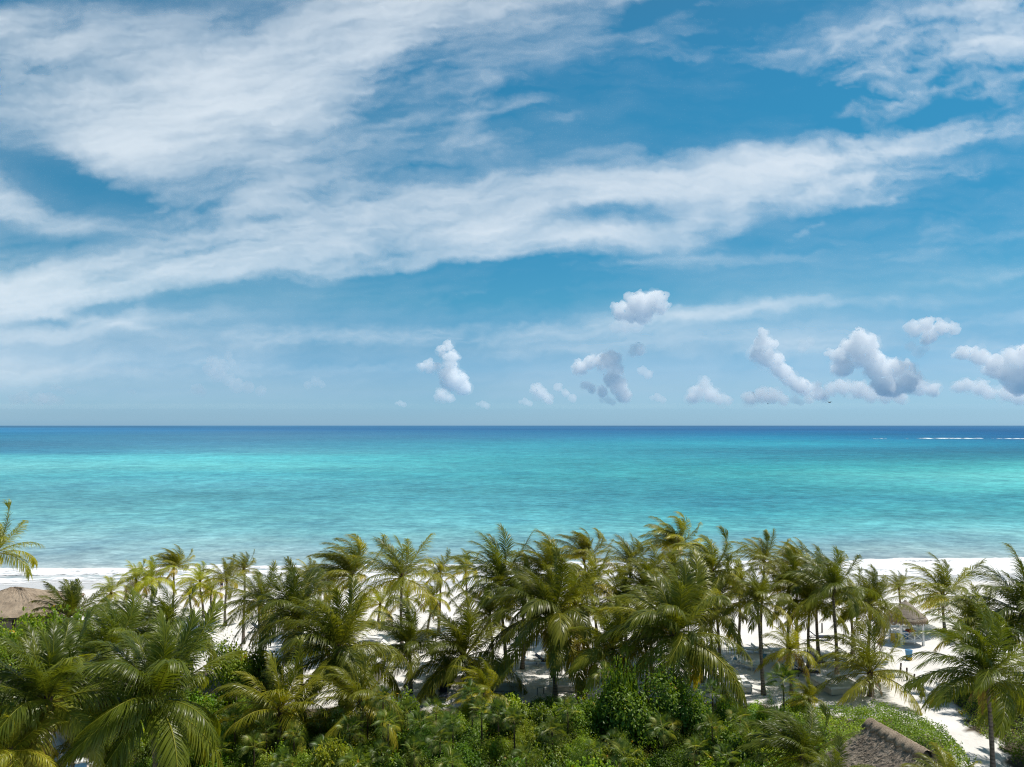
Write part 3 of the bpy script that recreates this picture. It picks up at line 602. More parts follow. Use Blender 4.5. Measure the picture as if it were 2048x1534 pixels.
def dead_mesh(seed, n=9, L=2.2):
    r_ = np.random.default_rng(seed); out = []
    for i in range(n):
        out.append(frond(r_, L*r_.uniform(.6, 1.1), i*2.4+r_.normal()*.3, radians(-45+r_.normal()*12), 2.2, .2, .97, nl=26, hang=1.6, leafL=.16))
    V, Q, T = join(out); return mesh_np('dead_fronds', V, Q, [M_palm], attrs={'tint': np.clip(T, .93, 1)}, link=False)
CR = {}
for i in range(7): CR['a%d' % i] = crown_mesh(100+i, n=27+i % 4, wind=.75+.2*(i % 4), droop=.95+.1*(i % 3), low=-14, yellow=.02*(i % 3))       # full green
for i in range(4): CR['w%d' % i] = crown_mesh(200+i, n=28, wind=1.6+.2*i, droop=.75, yellow=.10, top=86, low=10)       # combed by the wind
for i in range(4): CR['y%d' % i] = crown_mesh(300+i, n=22, wind=.8, droop=1.25, yellow=.30, nl=66, top=80, low=-20)     # yellow green, light
for i in range(4): CR['s%d' % i] = crown_mesh(400+i, n=22, wind=.9+.2*i, droop=.9, yellow=.06, nl=70, top=84, low=-8)        # lighter green crowns
CR['b0'] = crown_mesh(500, n=33, L=4.2, wind=.6, droop=1.25, nl=100, low=-22, hang=1.15, leafL=.255)                       # big near crowns
CR['b1'] = crown_mesh(501, n=35, L=4.2, wind=.9, droop=1.15, nl=100, low=-22, hang=1.15, leafL=.255)
CR['b2'] = crown_mesh(502, n=32, L=4.2, wind=.6, droop=1.2, nl=100, low=-26, hang=1.2, leafL=.255)
DEAD = [dead_mesh(600+i) for i in range(2)]
def nut_mesh():
    b = MB(); r_ = random.Random(4)
    for i in range(7):
        a = i*.9; c = (.2*cos(a), .2*sin(a), -.12-.07*(i % 3)); v, f = ICO[1]; n = len(b.v)
        for p in v: b.v.append((c[0]+p[0]*.10, c[1]+p[1]*.10, c[2]+p[2]*.125))
        for q in f: b.f.append(tuple(int(k)+n for k in q))
    me = bpy.data.meshes.new('coconut_cluster'); me.from_pydata(b.v, [], b.f); me.materials.append(M_nut); return me
NUT = nut_mesh()
PALMS = []
def palm(px, py, Y, Rpx, crown, label=None, yb=None, tone=(1, 1, 1), lean=None, dead=False, nuts=True, rz=None, thick=1.):
    i = len(PALMS); r_ = random.Random(i*7+1)
    Y = Y*20/17. if yb is None else float(grd(px, yb, -.1).y)
    c = at(px, py, Y); lean = (r_.uniform(-.5, .5), r_.uniform(-.5, .5)) if lean is None else lean
    bx, by = c.x-lean[0], c.y-lean[1]; z0 = float(gz(bx, by))-.12
    t = empty('coconut_palm', (bx, by, z0)); H = c.z-z0; s = Rpx/F*Y/4.2*.93
    PALMS.append([t, px, py, Y, label, crown[0], H])
    b = MB(); P = []; R = []; n = 14
    for k in range(n+1):
        f = k/n; q = f**1.4
        P.append((lean[0]*q+.06*sin(f*5+i), lean[1]*q+.05*cos(f*4+i)-.05, H*f)); r = (.125+.10*(1-f)**6-.028*f)*thick*(.8+.25*min(1.3, s)); R.append(r*(1+.05*sin(k*2.3)))
    P[-1] = (lean[0], lean[1], H)
    b.tube(P, R, 10).build('trunk', M_trunk, t, smooth=True)
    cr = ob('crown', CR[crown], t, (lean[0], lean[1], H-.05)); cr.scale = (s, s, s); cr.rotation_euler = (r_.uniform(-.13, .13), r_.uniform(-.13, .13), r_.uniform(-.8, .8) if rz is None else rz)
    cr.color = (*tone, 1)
    bb = MB(); bb.lathe([(.04, -.75), (.13, -.62), (.19, -.25), (.21, .05), (.13, .4), (.03, .62)], 12, (0, 0, 0), .18, r_)
    f = bb.build('leaf_base', M_boot, t, True, (lean[0], lean[1], H)); f.scale = (s*.95,)*3
    if dead:
        d = ob('dead_fronds', DEAD[i % 2], t, (lean[0], lean[1], H-.25)); d.scale = (s*.8,)*3; d.rotation_euler = (0, 0, r_.uniform(0, 6))
    if nuts and Y < 66 and crown[0] in 'ab': nn = ob('coconut_cluster', NUT, t, (lean[0], lean[1], H-.1)); nn.scale = (s*.9,)*3; nn.rotation_euler = (0, 0, i)
    return t
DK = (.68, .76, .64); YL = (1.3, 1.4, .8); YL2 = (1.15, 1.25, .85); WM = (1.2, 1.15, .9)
# (bearing x, height y of the growing point, distance, reach, crown kind, ...)
for a in [
 (-12, 1106, 44, 104, 's1', 'yellow green palm crown cut by the left edge above the thatched roof', None, (1.15, 1.15, .9), None),
 (138, 1232, 58, 92, 'w1', 'dark windswept palm just right of the left thatched roof', None, DK, None),
 (222, 1186, 75, 48, 'y0', None, None, YL2, None), (272, 1160, 73, 52, 'y3', None, None, YL2, None), (304, 1158, 72, 58, 'y2', 'bushiest yellow palm in the cluster by the surf at left', None, YL, None),
 (348, 1134, 70, 52, 'w0', 'dark green palm bent by wind above the yellow palms at left', 1225, WM, None), (400, 1164, 0, 52, 'y1', 'yellow palm on a straight bare trunk, left of its smaller twin', 1238, YL, None),
 (423, 1184, 0, 42, 'y0', 'smaller yellow palm right of its twin on the open sand', 1246, YL, None), (379, 1192, 0, 36, 'y3', 'smallest yellow palm, thin, left of the yellow twins', 1238, YL, None),
 (453, 1160, 0, 56, 's1', 'dark palm with tall bare trunk right of the yellow twins', 1253, WM, None), (488, 1138, 64, 46, 's2', None, None, WM, None),
 (96, 1402, 33, 208, 'b0', 'huge dark palm with drooping fronds in the bottom left corner', None, DK, None),
 (306, 1398, 35, 215, 'b1', 'huge dark palm standing right of the bottom left corner palm', None, DK, None),
 (215, 1312, 43, 135, 'a1', 'dark palm crown behind and between the two huge corner palms', None, DK, None), (335, 1280, 47, 120, 'a2', 'tall dark crown behind the huge palm at lower left', None, DK, None),
 (262, 1258, 50, 98, 'a3', None, None, DK, None), (-40, 1440, 32, 170, 'a4', 'palm fronds reaching in from the left edge at the bottom', None, DK, None), (20, 1500, 31, 120, 'y2', 'small palm with yellowish fronds beside the pale patio', None, (1.1, 1.1, .9), None),
 (587, 1224, 50, 128, 'a5', 'dark spreading palm crown standing left of the wind combed palm', None, DK, None), (520, 1205, 55, 92, 'a0', None, None, None, None), (702, 1155, 62, 108, 'w2', 'upright palm combed leftward by the wind, left of centre', None, None, None),
 (803, 1155, 60, 112, 's0', 'palm rising against the sea with its bare trunk, left of centre', None, None, None), (760, 1208, 0, 58, 'y1', 'small bright yellow palm alone in a sand gap left of centre', 1250, YL, None),
 (674, 1304, 45, 165, 'b2', 'broad green palm with arching fronds over the left loungers', None, None, None), (817, 1290, 0, 100, 'a6', 'dark palm with ragged dead fronds under its crown, centre left', 1390, DK, None),
 (928, 1315, 0, 140, 'a1', 'broad palm drooping behind the two dark loungers', 1383, None, None), (1001, 1165, 58, 122, 'a2', 'tall dark palm against the sea near the picture centre', None, DK, None),
 (931, 1141, 68, 52, 's3', None, None, WM, None), (559, 1420, 41, 140, 's1', 'low green palm with upright fronds at the edge of the undergrowth, left', None, WM, None),
 (719, 1402, 41, 130, 's2', 'low palm with orange tinged fronds left of the two dark loungers', None, WM, None), (968, 1384, 46, 78, 's3', 'short palm with browned fronds right of the two dark loungers', None, WM, None),
 (980, 1230, 57, 75, 'a4', None, None, None, None), (618, 1160, 66, 60, 'y2', None, None, WM, None), (658, 1180, 64, 60, 's0', None, None, WM, None),
 (815, 1198, 66, 52, 'y0', None, None, YL2, None), (865, 1196, 66, 52, 'y3', None, None, YL2, None), (880, 1146, 67, 50, 's1', None, None, WM, None), (600, 1250, 50, 85, 's2', None, None, WM, None),
 (1101, 1242, 0, 165, 'b0', 'large palm with long drooping fronds just right of the picture centre', 1398, None, None),
 (1100, 1150, 58, 100, 'a6', None, None, WM, None), (1168, 1118, 65, 78, 'w1', 'small palm head combed left by wind, right of centre', None, WM, None), (1261, 1131, 62, 82, 's0', None, None, None, None),
 (1350, 1096, 62, 86, 'w3', 'palm standing highest against the sea, combed left, right of centre', None, WM, None), (1348, 1270, 46, 180, 'b1', 'large spreading palm above the leafy mound, right of centre', None, None, None),
 (1222, 1298, 48, 125, 'a5', None, None, None, None), (1184, 1172, 60, 88, 'a0', None, None, WM, None), (1424, 1142, 55, 100, 'a3', None, None, None, None),
 (1528, 1124, 61, 80, 's2', None, None, WM, None), (1295, 1182, 55, 95, 'a1', None, None, WM, None), (1240, 1210, 55, 90, 'a4', None, None, None, None), (1150, 1210, 54, 92, 's3', None, None, None, None),
 (1050, 1178, 57, 88, 'a5', None, None, WM, None), (1403, 1226, 0, 112, 'a2', None, 1380, None, None), (1430, 1205, 0, 98, 's1', None, 1368, None, None), (1512, 1205, 0, 85, 'a0', None, 1392, None, None),
 (1478, 1172, 60, 72, 's0', None, None, WM, None), (1290, 1250, 50, 100, 's2', None, None, None, None),
 (1667, 1180, 0, 112, 's0', 'tallest palm with a long dark trunk near the white daybed at right', 1357, DK, None), (1620, 1206, 0, 92, 'a6', None, 1340, None, None), (1632, 1160, 0, 82, 's3', None, 1318, None, None),
 (1577, 1176, 58, 88, 'a4', None, None, None, None), (1590, 1132, 62, 66, 'w0', None, None, WM, None), (1740, 1212, 58, 98, 'a5', 'palm with fronds hanging over the thatched lifeguard hut', None, None, None),
 (1700, 1198, 0, 66, 's1', None, 1310, None, None), (1798, 1176, 72, 46, 's2', 'small palm rising behind the thatched lifeguard hut', None, WM, None), (1886, 1192, 0, 100, 's3', 'palm on the open beach right of the lifeguard hut', 1264, None, None),
 (2046, 1226, 50, 130, 'a1', 'dark palm cut by the right edge over the beach', None, DK, None), (1970, 1352, 38, 165, 'a1', 'big palm with bare trunk beside the sand path at right', None, DK, None),
 (1955, 1248, 52, 105, 's0', None, None, None, None), (1740, 1345, 0, 132, 's2', 'bushy palm with a shaggy brown trunk right of the white daybed', 1397, None, None),
 (1580, 1302, 52, 74, 'y3', 'small light green palm left of the dark backed loungers', None, (1.15, 1.2, .9), None), (1618, 1396, 46, 52, 's3', 'young knee high palm at the corner of the white daybed', None, WM, None),
 (1604, 1512, 34, 120, 'a3', 'dark palm crown at the bottom edge left of the lower thatched roof', None, DK, None), (1668, 1570, 31, 100, 's1', 'palm fronds poking up at the bottom edge before the lower thatched roof', None, DK, None),
 (1905, 1590, 32, 110, 's0', 'single palm crown poking up right of the lower thatched roof', None, WM, None), (2110, 1385, 41, 150, 'a2', 'shaded palm crown entering from the right edge', None, DK, None),
 (150, 1500, 33, 40, 's0', 'thin trunk palm with few fronds above the patio', None, WM, None), (1345, 1165, 58, 80, 'a6', None, None, WM, None)]:
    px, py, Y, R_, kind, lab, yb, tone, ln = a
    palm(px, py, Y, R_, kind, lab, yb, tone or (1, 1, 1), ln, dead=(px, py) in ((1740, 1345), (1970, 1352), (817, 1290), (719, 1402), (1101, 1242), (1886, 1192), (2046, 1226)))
ORD = 'first second third fourth fifth sixth seventh eighth ninth tenth eleventh twelfth thirteenth fourteenth fifteenth sixteenth seventeenth eighteenth nineteenth twentieth'.split()
def ordn(i):
    if i < 20: return ORD[i]
    t, u = divmod(i+1, 10); tens = {2: 'twenty', 3: 'thirty', 4: 'forty', 5: 'fifty', 6: 'sixty', 7: 'seventy', 8: 'eighty', 9: 'ninety'}
    if u == 0: return {2: 'twentieth', 3: 'thirtieth', 4: 'fortieth', 5: 'fiftieth', 6: 'sixtieth', 7: 'seventieth', 8: 'eightieth', 9: 'ninetieth'}[t]
    return tens[t]+'-'+ORD[u-1]
rows = {'nearest the surf': [], 'in the middle of the grove': [], 'on the near side of the grove': []}
for p in PALMS:
    k = 'nearest the surf' if p[3] > 69 else 'in the middle of the grove' if p[3] > 60 else 'on the near side of the grove'
    rows[k].append(p)
for k, L_ in rows.items():
    un = sorted(L_, key=lambda p: p[1])
    for i, p in enumerate(un):
        if not p[4]: p[4] = '%s coconut palm, %s palm from the left %s' % ({'y': 'yellowish', 'w': 'windswept', 's': 'slender', 'a': 'leafy', 'b': 'large'}[p[5]], ordn(i), k)
for p in PALMS: tag(p[0], p[4], 'palm tree', 'coconut palms between the hotel and the beach')

# ------------------------------------------------------------------ fan palms
def fan_mesh(seed, nleaf=16, r0=.72):
    r_ = np.random.default_rng(seed); V, Q, T = [], [], []; o = 0
    for i in range(nleaf):
        az = i*2.4+r_.normal()*.2; f = i/(nleaf-1); el = radians(78-95*f**1.1+r_.normal()*6); Lp = r_.uniform(.55, .85)
        d = np.array([cos(az)*cos(el), sin(az)*cos(el), sin(el)]); c = d*Lp+np.array([0, 0, -.12*f*Lp]); S = nrm(np.cross(d, UPZ)); U = np.cross(S, d)
        # the blade tips back from the stalk
        dd = nrm(d*.8-U*.35*(.3+f)); UU = np.cross(S, dd)
        tw = r_.normal()*.3; S2 = S*cos(tw)+UU*sin(tw)
        rr = np.array([np.zeros(3)-S*.012, S*.012, c+S*.008, c-S*.008]); V.append(rr); Q.append(np.array([[0, 1, 2, 3]])+o); T.append(np.full(4, .75)); o += 4
        ns = 26; R_ = r0*r_.uniform(.8, 1.12); base = .25+.5*f**2*r_.random()+(.35 if r_.random() < .12 else 0)
        for k in range(ns):
            a = radians(-128+256*k/(ns-1)); e = dd*cos(a)+S2*sin(a); w_ = nrm(np.cross(e, UU)); lk = R_*(1-.25*abs(a/2.3)**2)*r_.uniform(.92, 1.05)
            m1 = c+e*lk*.42+UU*.05*cos(a); m2 = c+e*lk+np.array([0, 0, -.10-.22*r_.random()*f])*lk+WIND*.06
            w1, w2 = .0115, .002
            V.append(np.array([c-w_*.004, c+w_*.004, m1+w_*w1+UU*.012, m1-w_*w1-UU*.012, m2+w_*w2, m2-w_*w2])); Q.append(np.array([[0, 1, 2, 3], [3, 2, 4, 5]])+o); o += 6
            T.append(np.clip(np.array([.35, .35, 0, 0, .12, .12])+base+r_.normal()*.05, 0, 1))
    return mesh_np('crown', np.concatenate(V), np.concatenate(Q), [M_fan], attrs={'tint': np.concatenate(T)}, link=False)
FAN = [fan_mesh(700+i, 14+2*i) for i in range(5)]
tmpb = MB(); tmpb.tube([(0, 0, 0), (.03, .02, .35), (.02, -.02, .7), (0, 0, 1)], [.06, .05, .045, .04], 7); tr_me = bpy.data.meshes.new('trunk'); tr_me.from_pydata(tmpb.v, [], tmpb.f); tr_me.materials.append(M_boot)
FANS = []
def fanpalm(px, py, Y, s=1., label=None, col=(1, 1, 1)):
    i = len(FANS); c = at(px, py, Y); z0 = float(gz(c.x, c.y))-.1; H = max(.25, c.z-z0)
    t = empty('fan_palm', (c.x, c.y, z0)); FANS.append((t, px, py, Y, label))
    tr = ob('trunk', tr_me, t); tr.scale = (1.1, 1.1, H); cr = ob('crown', FAN[i % 5], t, (0, 0, H)); cr.scale = (s*.70,)*3; cr.rotation_euler = (0, 0, i*1.7); cr.color = (*col, 1)
    return t
FP = [(597, 1408, 49), (588, 1472, 45), (700, 1462, 46), (766, 1396, 47), (776, 1448, 45), (678, 1440, 47), (533, 1462, 46), (508, 1494, 44.5), (650, 1500, 44.5), (764, 1506, 44), (872, 1424, 47.5), (905, 1446, 46.5), (963, 1425, 48), (1028, 1440, 46.5), (996, 1428, 47.5), (1052, 1514, 43.5), (1214, 1352, 50.5), (1228, 1485, 45), (1326, 1458, 46), (1424, 1452, 46), (1425, 1388, 50), (1190, 1504, 44), (1250, 1516, 43.5), (1452, 1516, 44), (880, 1482, 45), (828, 1500, 44), (944, 1392, 50), (1392, 1500, 44.5), (1104, 1462, 46), (566, 1522, 43), (712, 1528, 43), (905, 1528, 43), (470, 1440, 47), (640, 1440, 48), (1500, 1470, 46), (1560, 1440, 48), (1135, 1420, 48), (440, 1500, 45), (840, 1450, 46.5), (735, 1425, 48), (815, 1425, 48.5), (1620, 1460, 46), (1480, 1440, 48)]
for i, (x, y, Y) in enumerate(FP): fanpalm(x, y, Y, [1.0, .86, 1.12, .95][i % 4], None, [(1, 1, 1), (1.15, 1.1, 1), (.85, .95, .9)][i % 3])
fanpalm(1566, 1362, 52, 1.35, 'tall fan palm with a thin trunk and shaggy head left of the white daybed', (.8, .9, .8))
for k in range(2):
    c = at(1566, 1372+10*k, 52); 
FANS2 = sorted([f for f in FANS if not f[4]], key=lambda f: f[1])
for i, f in enumerate(FANS2): tag(f[0], 'fan leaved palm in the undergrowth, %s from the left among the fan palms' % ordn(i), 'fan palm', 'fan palms in the undergrowth')
for f in FANS:
    if f[4]: tag(f[0], f[4], 'fan palm', 'fan palms in the undergrowth')

# ------------------------------------------------------------------ shrubs
def leaves(C, Nn, size, r_, shape, tint):
    """leaf blades at C facing roughly along Nn"""
    n = len(C); A = nrm(np.cross(Nn, r_.normal(size=(n, 3)))); B = np.cross(Nn, A); sz = size*r_.uniform(.65, 1.2, n)[:, None]
    if shape == 'round': pr = [(-.5, 0), (-.28, .45), (.28, .45), (.5, 0), (.28, -.45), (-.28, -.45)]
    elif shape == 'long': pr = [(-.6, 0), (-.1, .20), (.35, .15), (.62, 0), (.35, -.15), (-.1, -.20)]
    else: pr = [(-.55, 0), (-.15, .30), (.3, .26), (.58, 0), (.3, -.26), (-.15, -.30)]
    V = np.stack([C+(A*a+B*b+Nn*(-.35*abs(b)+.0*a))*sz for a, b in pr], 1).reshape(-1, 3)
    i = (np.arange(n)*6)[:, None]; Q = np.concatenate([np.c_[i, i+1, i+2, i+3], np.c_[i, i+3, i+4, i+5]])
    return V, Q, np.repeat(np.clip(tint+r_.normal(size=n)*.10, 0, 1), 6)
def shrub_mesh(seed, kind):
    r_ = np.random.default_rng(seed); n, size, shape = {'broad': (5200, .078, 'round'), 'oval': (8000, .055, 'oval'), 'fine': (11000, .042, 'long'), 'glossy': (5200, .098, 'oval')}[kind]
    nb = 11; bc = []; br = []
    for k in range(nb):
        a = r_.random()*6.28; q = r_.random()**.5*.62; bc.append((q*cos(a), q*sin(a), .32+.48*r_.random()*(1-q*.6))); br.append(r_.uniform(.24, .42))
    bc = np.array(bc); br = np.array(br); k = r_.integers(0, nb, n); d = nrm(r_.normal(size=(n, 3))); d[:, 2] = np.where(d[:, 2] < -.3, -d[:, 2], d[:, 2])
    rad = br[k]*(1-.35*r_.random(n)**2.2)*(1+.10*r_.normal(size=n)); C = bc[k]+d*rad[:, None]
    # twigs standing out of the dome
    m = n//9; kk = r_.integers(0, nb, m//7+1); tips = []
    for q in kk:
        dd = nrm(np.array([r_.normal()*.5, r_.normal()*.5, 1.])); b0 = bc[q]+dd*br[q]*.8
        for s in np.linspace(0, .26, 7): tips.append(b0+dd*s+r_.normal(size=3)*.03)
    C = np.concatenate([C, np.array(tips)]); N0 = np.concatenate([d, nrm(r_.normal(size=(len(tips), 3))+UPZ)])
    keep = C[:, 2] > -.02; C = C[keep]; N0 = N0[keep]
    Nn = nrm(N0*.7+UPZ*.7+r_.normal(size=C.shape)*.5)
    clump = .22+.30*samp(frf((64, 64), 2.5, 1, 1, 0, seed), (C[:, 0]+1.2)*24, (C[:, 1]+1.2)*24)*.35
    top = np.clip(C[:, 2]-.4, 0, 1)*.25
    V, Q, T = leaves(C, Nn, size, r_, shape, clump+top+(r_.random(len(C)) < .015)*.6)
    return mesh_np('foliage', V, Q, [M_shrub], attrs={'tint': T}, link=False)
SH = {'broad': [shrub_mesh(800+i, 'broad') for i in range(3)], 'oval': [shrub_mesh(810+i, 'oval') for i in range(3)], 'fine': [shrub_mesh(820+i, 'fine') for i in range(2)], 'glossy': [shrub_mesh(830+i, 'glossy') for i in range(2)]}
stem_b = MB()
for k in range(6): stem_b.tube([(0, 0, -.05), (.25*cos(k*1.05), .25*sin(k*1.05), .3), (.5*cos(k*1.05+.3), .5*sin(k*1.05+.3), .62)], [.035, .025, .01], 5)
M_twig = simple('twig', (.10, .075, .05), .9)
stem_me = bpy.data.meshes.new('stem'); stem_me.from_pydata(stem_b.v, [], stem_b.f); stem_me.materials.append(M_twig)
SHR = []
def shrub(x, y, r, h, kind, col=(1, 1, 1), label=None, px=None):
    i = len(SHR); t = empty('shrub', (x, y, float(gz(x, y))-.03), i*1.1); SHR.append([t, x, y, kind, label])
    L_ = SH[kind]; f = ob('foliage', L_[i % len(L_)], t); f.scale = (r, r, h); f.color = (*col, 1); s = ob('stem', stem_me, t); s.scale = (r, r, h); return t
def shrubp(px, yb, r, h, kind, col=(1, 1, 1), label=None):
    c = grd(px, yb); return shrub(c.x, c.y, r, h, kind, col, label)
GR = (.9, 1.0, .95); BRT = (1.5, 1.45, 1.0); DKG = (.62, .72, .7); LIME = (2.0, 1.9, 1.0); BLU = (1.0, 1.15, 1.3)
# named ones
shrubp(1275, 1520, 3.2, 4.9, 'oval', (1.15, 1.25, .9), 'tall leafy green mound in front of the palms right of centre')
shrubp(1185, 1515, 2.4, 3.7, 'oval', (1.1, 1.2, .9), 'left shoulder of the tall leafy mound right of centre')
shrubp(1360, 1518, 2.5, 4.0, 'oval', (1.1, 1.2, .9), 'right shoulder of the tall leafy mound right of centre')
shrubp(1240, 1520, 1.2, 5.7, 'broad', (1.2, 1.3, .9), 'narrow leafy shoot standing highest on the mound right of centre')
shrubp(474, 1430, 2.7, 4.7, 'oval', (1.5, 1.45, .9), 'bright green bush behind the huge palm at lower left')
shrubp(530, 1420, 1.6, 3.4, 'broad', DKG, 'dark bush at the right of the bright green bush at lower left')
shrubp(108, 1385, 2.9, 5.9, 'broad', (1.0, 1.05, .8), 'dark bush below the right eave of the left thatched roof')
shrubp(30, 1395, 2.9, 5.4, 'oval', (1.4, 1.35, .9), 'bright green bush below the left thatched roof')
shrubp(165, 1392, 2.4, 4.6, 'oval', (.9, .95, .8), 'mid green bush right of the dark bush by the left roof')
shrubp(-40, 1385, 2.6, 5.4, 'oval', (1.2, 1.2, .9), 'green bush at the left edge below the thatched roof')
shrubp(1160, 1560, 1.5, 2.3, 'fine', LIME, 'bright lime green feathery bush at the bottom centre')
shrubp(1020, 1618, 1.3, 2.0, 'glossy', BLU, 'blue green broad leaved plant at the bottom centre')
shrubp(410, 1590, 1.7, 1.9, 'glossy', (1.0, 1.3, 1.2), 'broad leaved green bush at the bottom right of the huge palms')
shrubp(500, 1610, 1.5, 1.6, 'glossy', (1.0, 1.3, 1.2), 'lower broad leaved green bush at the bottom edge, left half')
shrubp(900, 1378, .8, 1.9, 'broad', (1.2, 1.2, .9), 'slim leafy shrub among the palm trunks behind the two dark loungers')
shrubp(1590, 1437, 1.3, 1.5, 'broad', (.7, .8, .6), 'low sea grape bush under the tall fan palm')
shrubp(2010, 1400, 1.9, 1.2, 'fine', (1.1, 1.3, 1.3), 'grey green feathery shrub at the top of the right hedge')
shrubp(1945, 1400, 1.7, 1.25, 'fine', (1.1, 1.25, 1.2), 'grey green feathery shrub where the path leaves the beach')
# the mass of the undergrowth
kinds = ['oval', 'broad', 'oval', 'fine', 'oval', 'glossy', 'broad', 'fine']; cols = [GR, (1.1, 1.1, .9), (1.3, 1.25, .9), (1.6, 1.5, .95), (.75, .85, .8), (1.0, 1.2, 1.1), (.95, 1.05, .9), (1.3, 1.3, .9)]
r_ = np.random.default_rng(77); y = 40.3; j = 0
while y < 60:
    x = -34+(j % 2)*.95
    while x < 24:
        xx, yy_ = x+r_.normal()*.4, y+r_.normal()*.35
        px_ = 1024+F*xx/yy_; yb_ = 851+F*CAMZ/yy_
        lim = np.interp(px_, [-200, 100, 250, 420, 560, 640, 700, 860, 960, 1130, 1200, 1380, 1560], [1395, 1400, 1400, 1405, 1440, 1452, 1452, 1438, 1420, 1420, 1432, 1432, 1440])
        ok = yb_ > lim and px_ < 1640 and -150 < px_ and not (1130 < px_ < 1185 and yb_ < 1462)
        ok = ok and not (px_ > 1560 and yb_ < 1500)
        if poly_in(np.array([xx]), np.array([yy_]), PATIO)[0] or (70 < px_ < 235 and yb_ > 1462): ok = False
        if (px_ > 1620 and yb_ > 1420): ok = False
        if ok:
            k = int(r_.integers(0, 8)); hh = r_.uniform(1.6, 2.9)*(1.0 if px_ > 450 else .9); rr = r_.uniform(1.15, 1.6)
            if yb_ < lim+26: hh *= .55; rr *= .85
            shrub(xx, yy_, rr, hh, kinds[k], tuple(c*r_.uniform(.85, 1.15) for c in cols[int(r_.integers(0, 8))])); SHR[-1].append(j)
        x += 1.95
    y += 1.75; j += 1
names = {'oval': 'small leaved green shrub', 'broad': 'round leaved green shrub', 'fine': 'feathery fine leaved shrub', 'glossy': 'large leaved glossy shrub'}
for k, nm in names.items():
    for row in range(12):
        un = sorted([s for s in SHR if s[3] == k and len(s) > 5 and s[5] == row], key=lambda s: s[1]/s[2])
        for i, s in enumerate(un): s[4] = '%s, %s of its kind from left, %s undergrowth row from the bottom' % (nm, ordn(i), ordn(row))
for s in SHR: tag(s[0], s[4], 'shrub', 'shrubs of the undergrowth')
def hedge(P, H, n, seed, label, col, size=.105, warm=0., dark_rim=True):
    r_ = np.random.default_rng(seed); P_ = np.array(P); lo, hi = P_.min(0), P_.max(0); pts = []
    X = r_.uniform(lo[0], hi[0], n*3); Y = r_.uniform(lo[1], hi[1], n*3); k = poly_in(X+.25*np.sin(Y*3), Y+.25*np.sin(X*2.6), P) & (Y > 37); X, Y = X[k][:n], Y[k][:n]
    # distance to the outline rounds the shoulders
    d = np.full(len(X), 9.)
    for i in range(len(P)):
        a = P_[i]; b = P_[(i+1) % len(P)]; ab = b-a; t = np.clip(((X-a[0])*ab[0]+(Y-a[1])*ab[1])/(ab@ab), 0, 1); d = np.minimum(d, np.hypot(X-a[0]-t*ab[0], Y-a[1]-t*ab[1]))
    f = frf((256, 256), 2.6, 1, 1, 0, seed); g = samp(f, (X-lo[0])*14 % 250, (Y-lo[1])*14 % 250); f2 = frf((256, 256), 2.2, 1, 1, 0, seed+1); g2 = samp(f2, (X-lo[0])*9 % 250, (Y-lo[1])*9 % 250)
    top = H*np.sqrt(np.clip(d/1.1, 0, 1))*(1+.15*g)+.1*g; u = r_.random(len(X)); Z = top*(1-.55*u**1.7)+r_.normal(size=len(X))*.04
    Z = np.maximum(Z, .03)+gz(X, Y); C = np.c_[X, Y, Z]
    Nn = nrm(UPZ*1.0+r_.normal(size=C.shape)*.62)
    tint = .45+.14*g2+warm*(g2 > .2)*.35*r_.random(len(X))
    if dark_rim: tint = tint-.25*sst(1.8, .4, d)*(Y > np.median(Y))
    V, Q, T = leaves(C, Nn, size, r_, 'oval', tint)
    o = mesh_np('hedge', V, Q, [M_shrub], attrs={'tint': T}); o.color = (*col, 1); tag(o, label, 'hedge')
hedge(HEDGE_L, 1.35, 52000, 31, 'wide bright green hedge left of the winding sand path', (1.25, 1.32, .9))
hedge(HEDGE_R, 1.15, 42000, 33, 'green hedge with yellowing leaves right of the sand path', (1.3, 1.3, .9), warm=1., dark_rim=False)
# ------------------------------------------------------------------ built things
def thatchmat(name, c1, c2, c3, stretch=(30, 30, 4)):
    m, N, L = mat(name); o = N.new('ShaderNodeOutputMaterial'); p = N.new('ShaderNodeBsdfPrincipled'); L.new(p.outputs[0], o.inputs[0]); p.inputs['Roughness'].default_value = .95; p.inputs['Specular IOR Level'].default_value = .15
    tc = N.new('ShaderNodeTexCoord'); mp = N.new('ShaderNodeMapping'); mp.inputs['Scale'].default_value = stretch; L.new(tc.outputs['Object'], mp.inputs[0])
    n1 = node(N, 'ShaderNodeTexNoise', Scale=1, Detail=6, Roughness=.7); L.new(mp.outputs[0], n1.inputs['Vector'])
    n2 = node(N, 'ShaderNodeTexNoise', Scale=1.3, Detail=4); L.new(tc.outputs['Object'], n2.inputs['Vector'])
    r1 = ramp(N, [(.3, c1), (.5, c2), (.72, c3)]); L.new(n1.outputs[0], r1.inputs[0])
    r2 = ramp(N, [(.35, (.72, .70, .68)), (.65, (1.1, 1.08, 1.05))]); L.new(n2.outputs[0], r2.inputs[0])
    mx = N.new('ShaderNodeMix'); mx.data_type = 'RGBA'; mx.blend_type = 'MULTIPLY'; mx.inputs['Factor'].default_value = 1; L.new(r1.outputs[0], mx.inputs['A']); L.new(r2.outputs[0], mx.inputs['B']); L.new(mx.outputs['Result'], p.inputs['Base Color'])
    b = node(N, 'ShaderNodeBump', Strength=1, Distance=.06); L.new(n1.outputs[0], b.inputs['Height']); L.new(b.outputs[0], p.inputs['Normal'])
    return m
M_thatch = thatchmat('thatch', (.19, .155, .125), (.36, .31, .255), (.52, .455, .38))
M_thatch2 = thatchmat('thatch_tan', (.24, .185, .13), (.37, .295, .22), (.50, .42, .32), (22, 22, 8))
M_fringe = simple('thatch_fringe', (.24, .18, .125), .95, .4, 14, .6, 60, .1, (6, 6, .8))
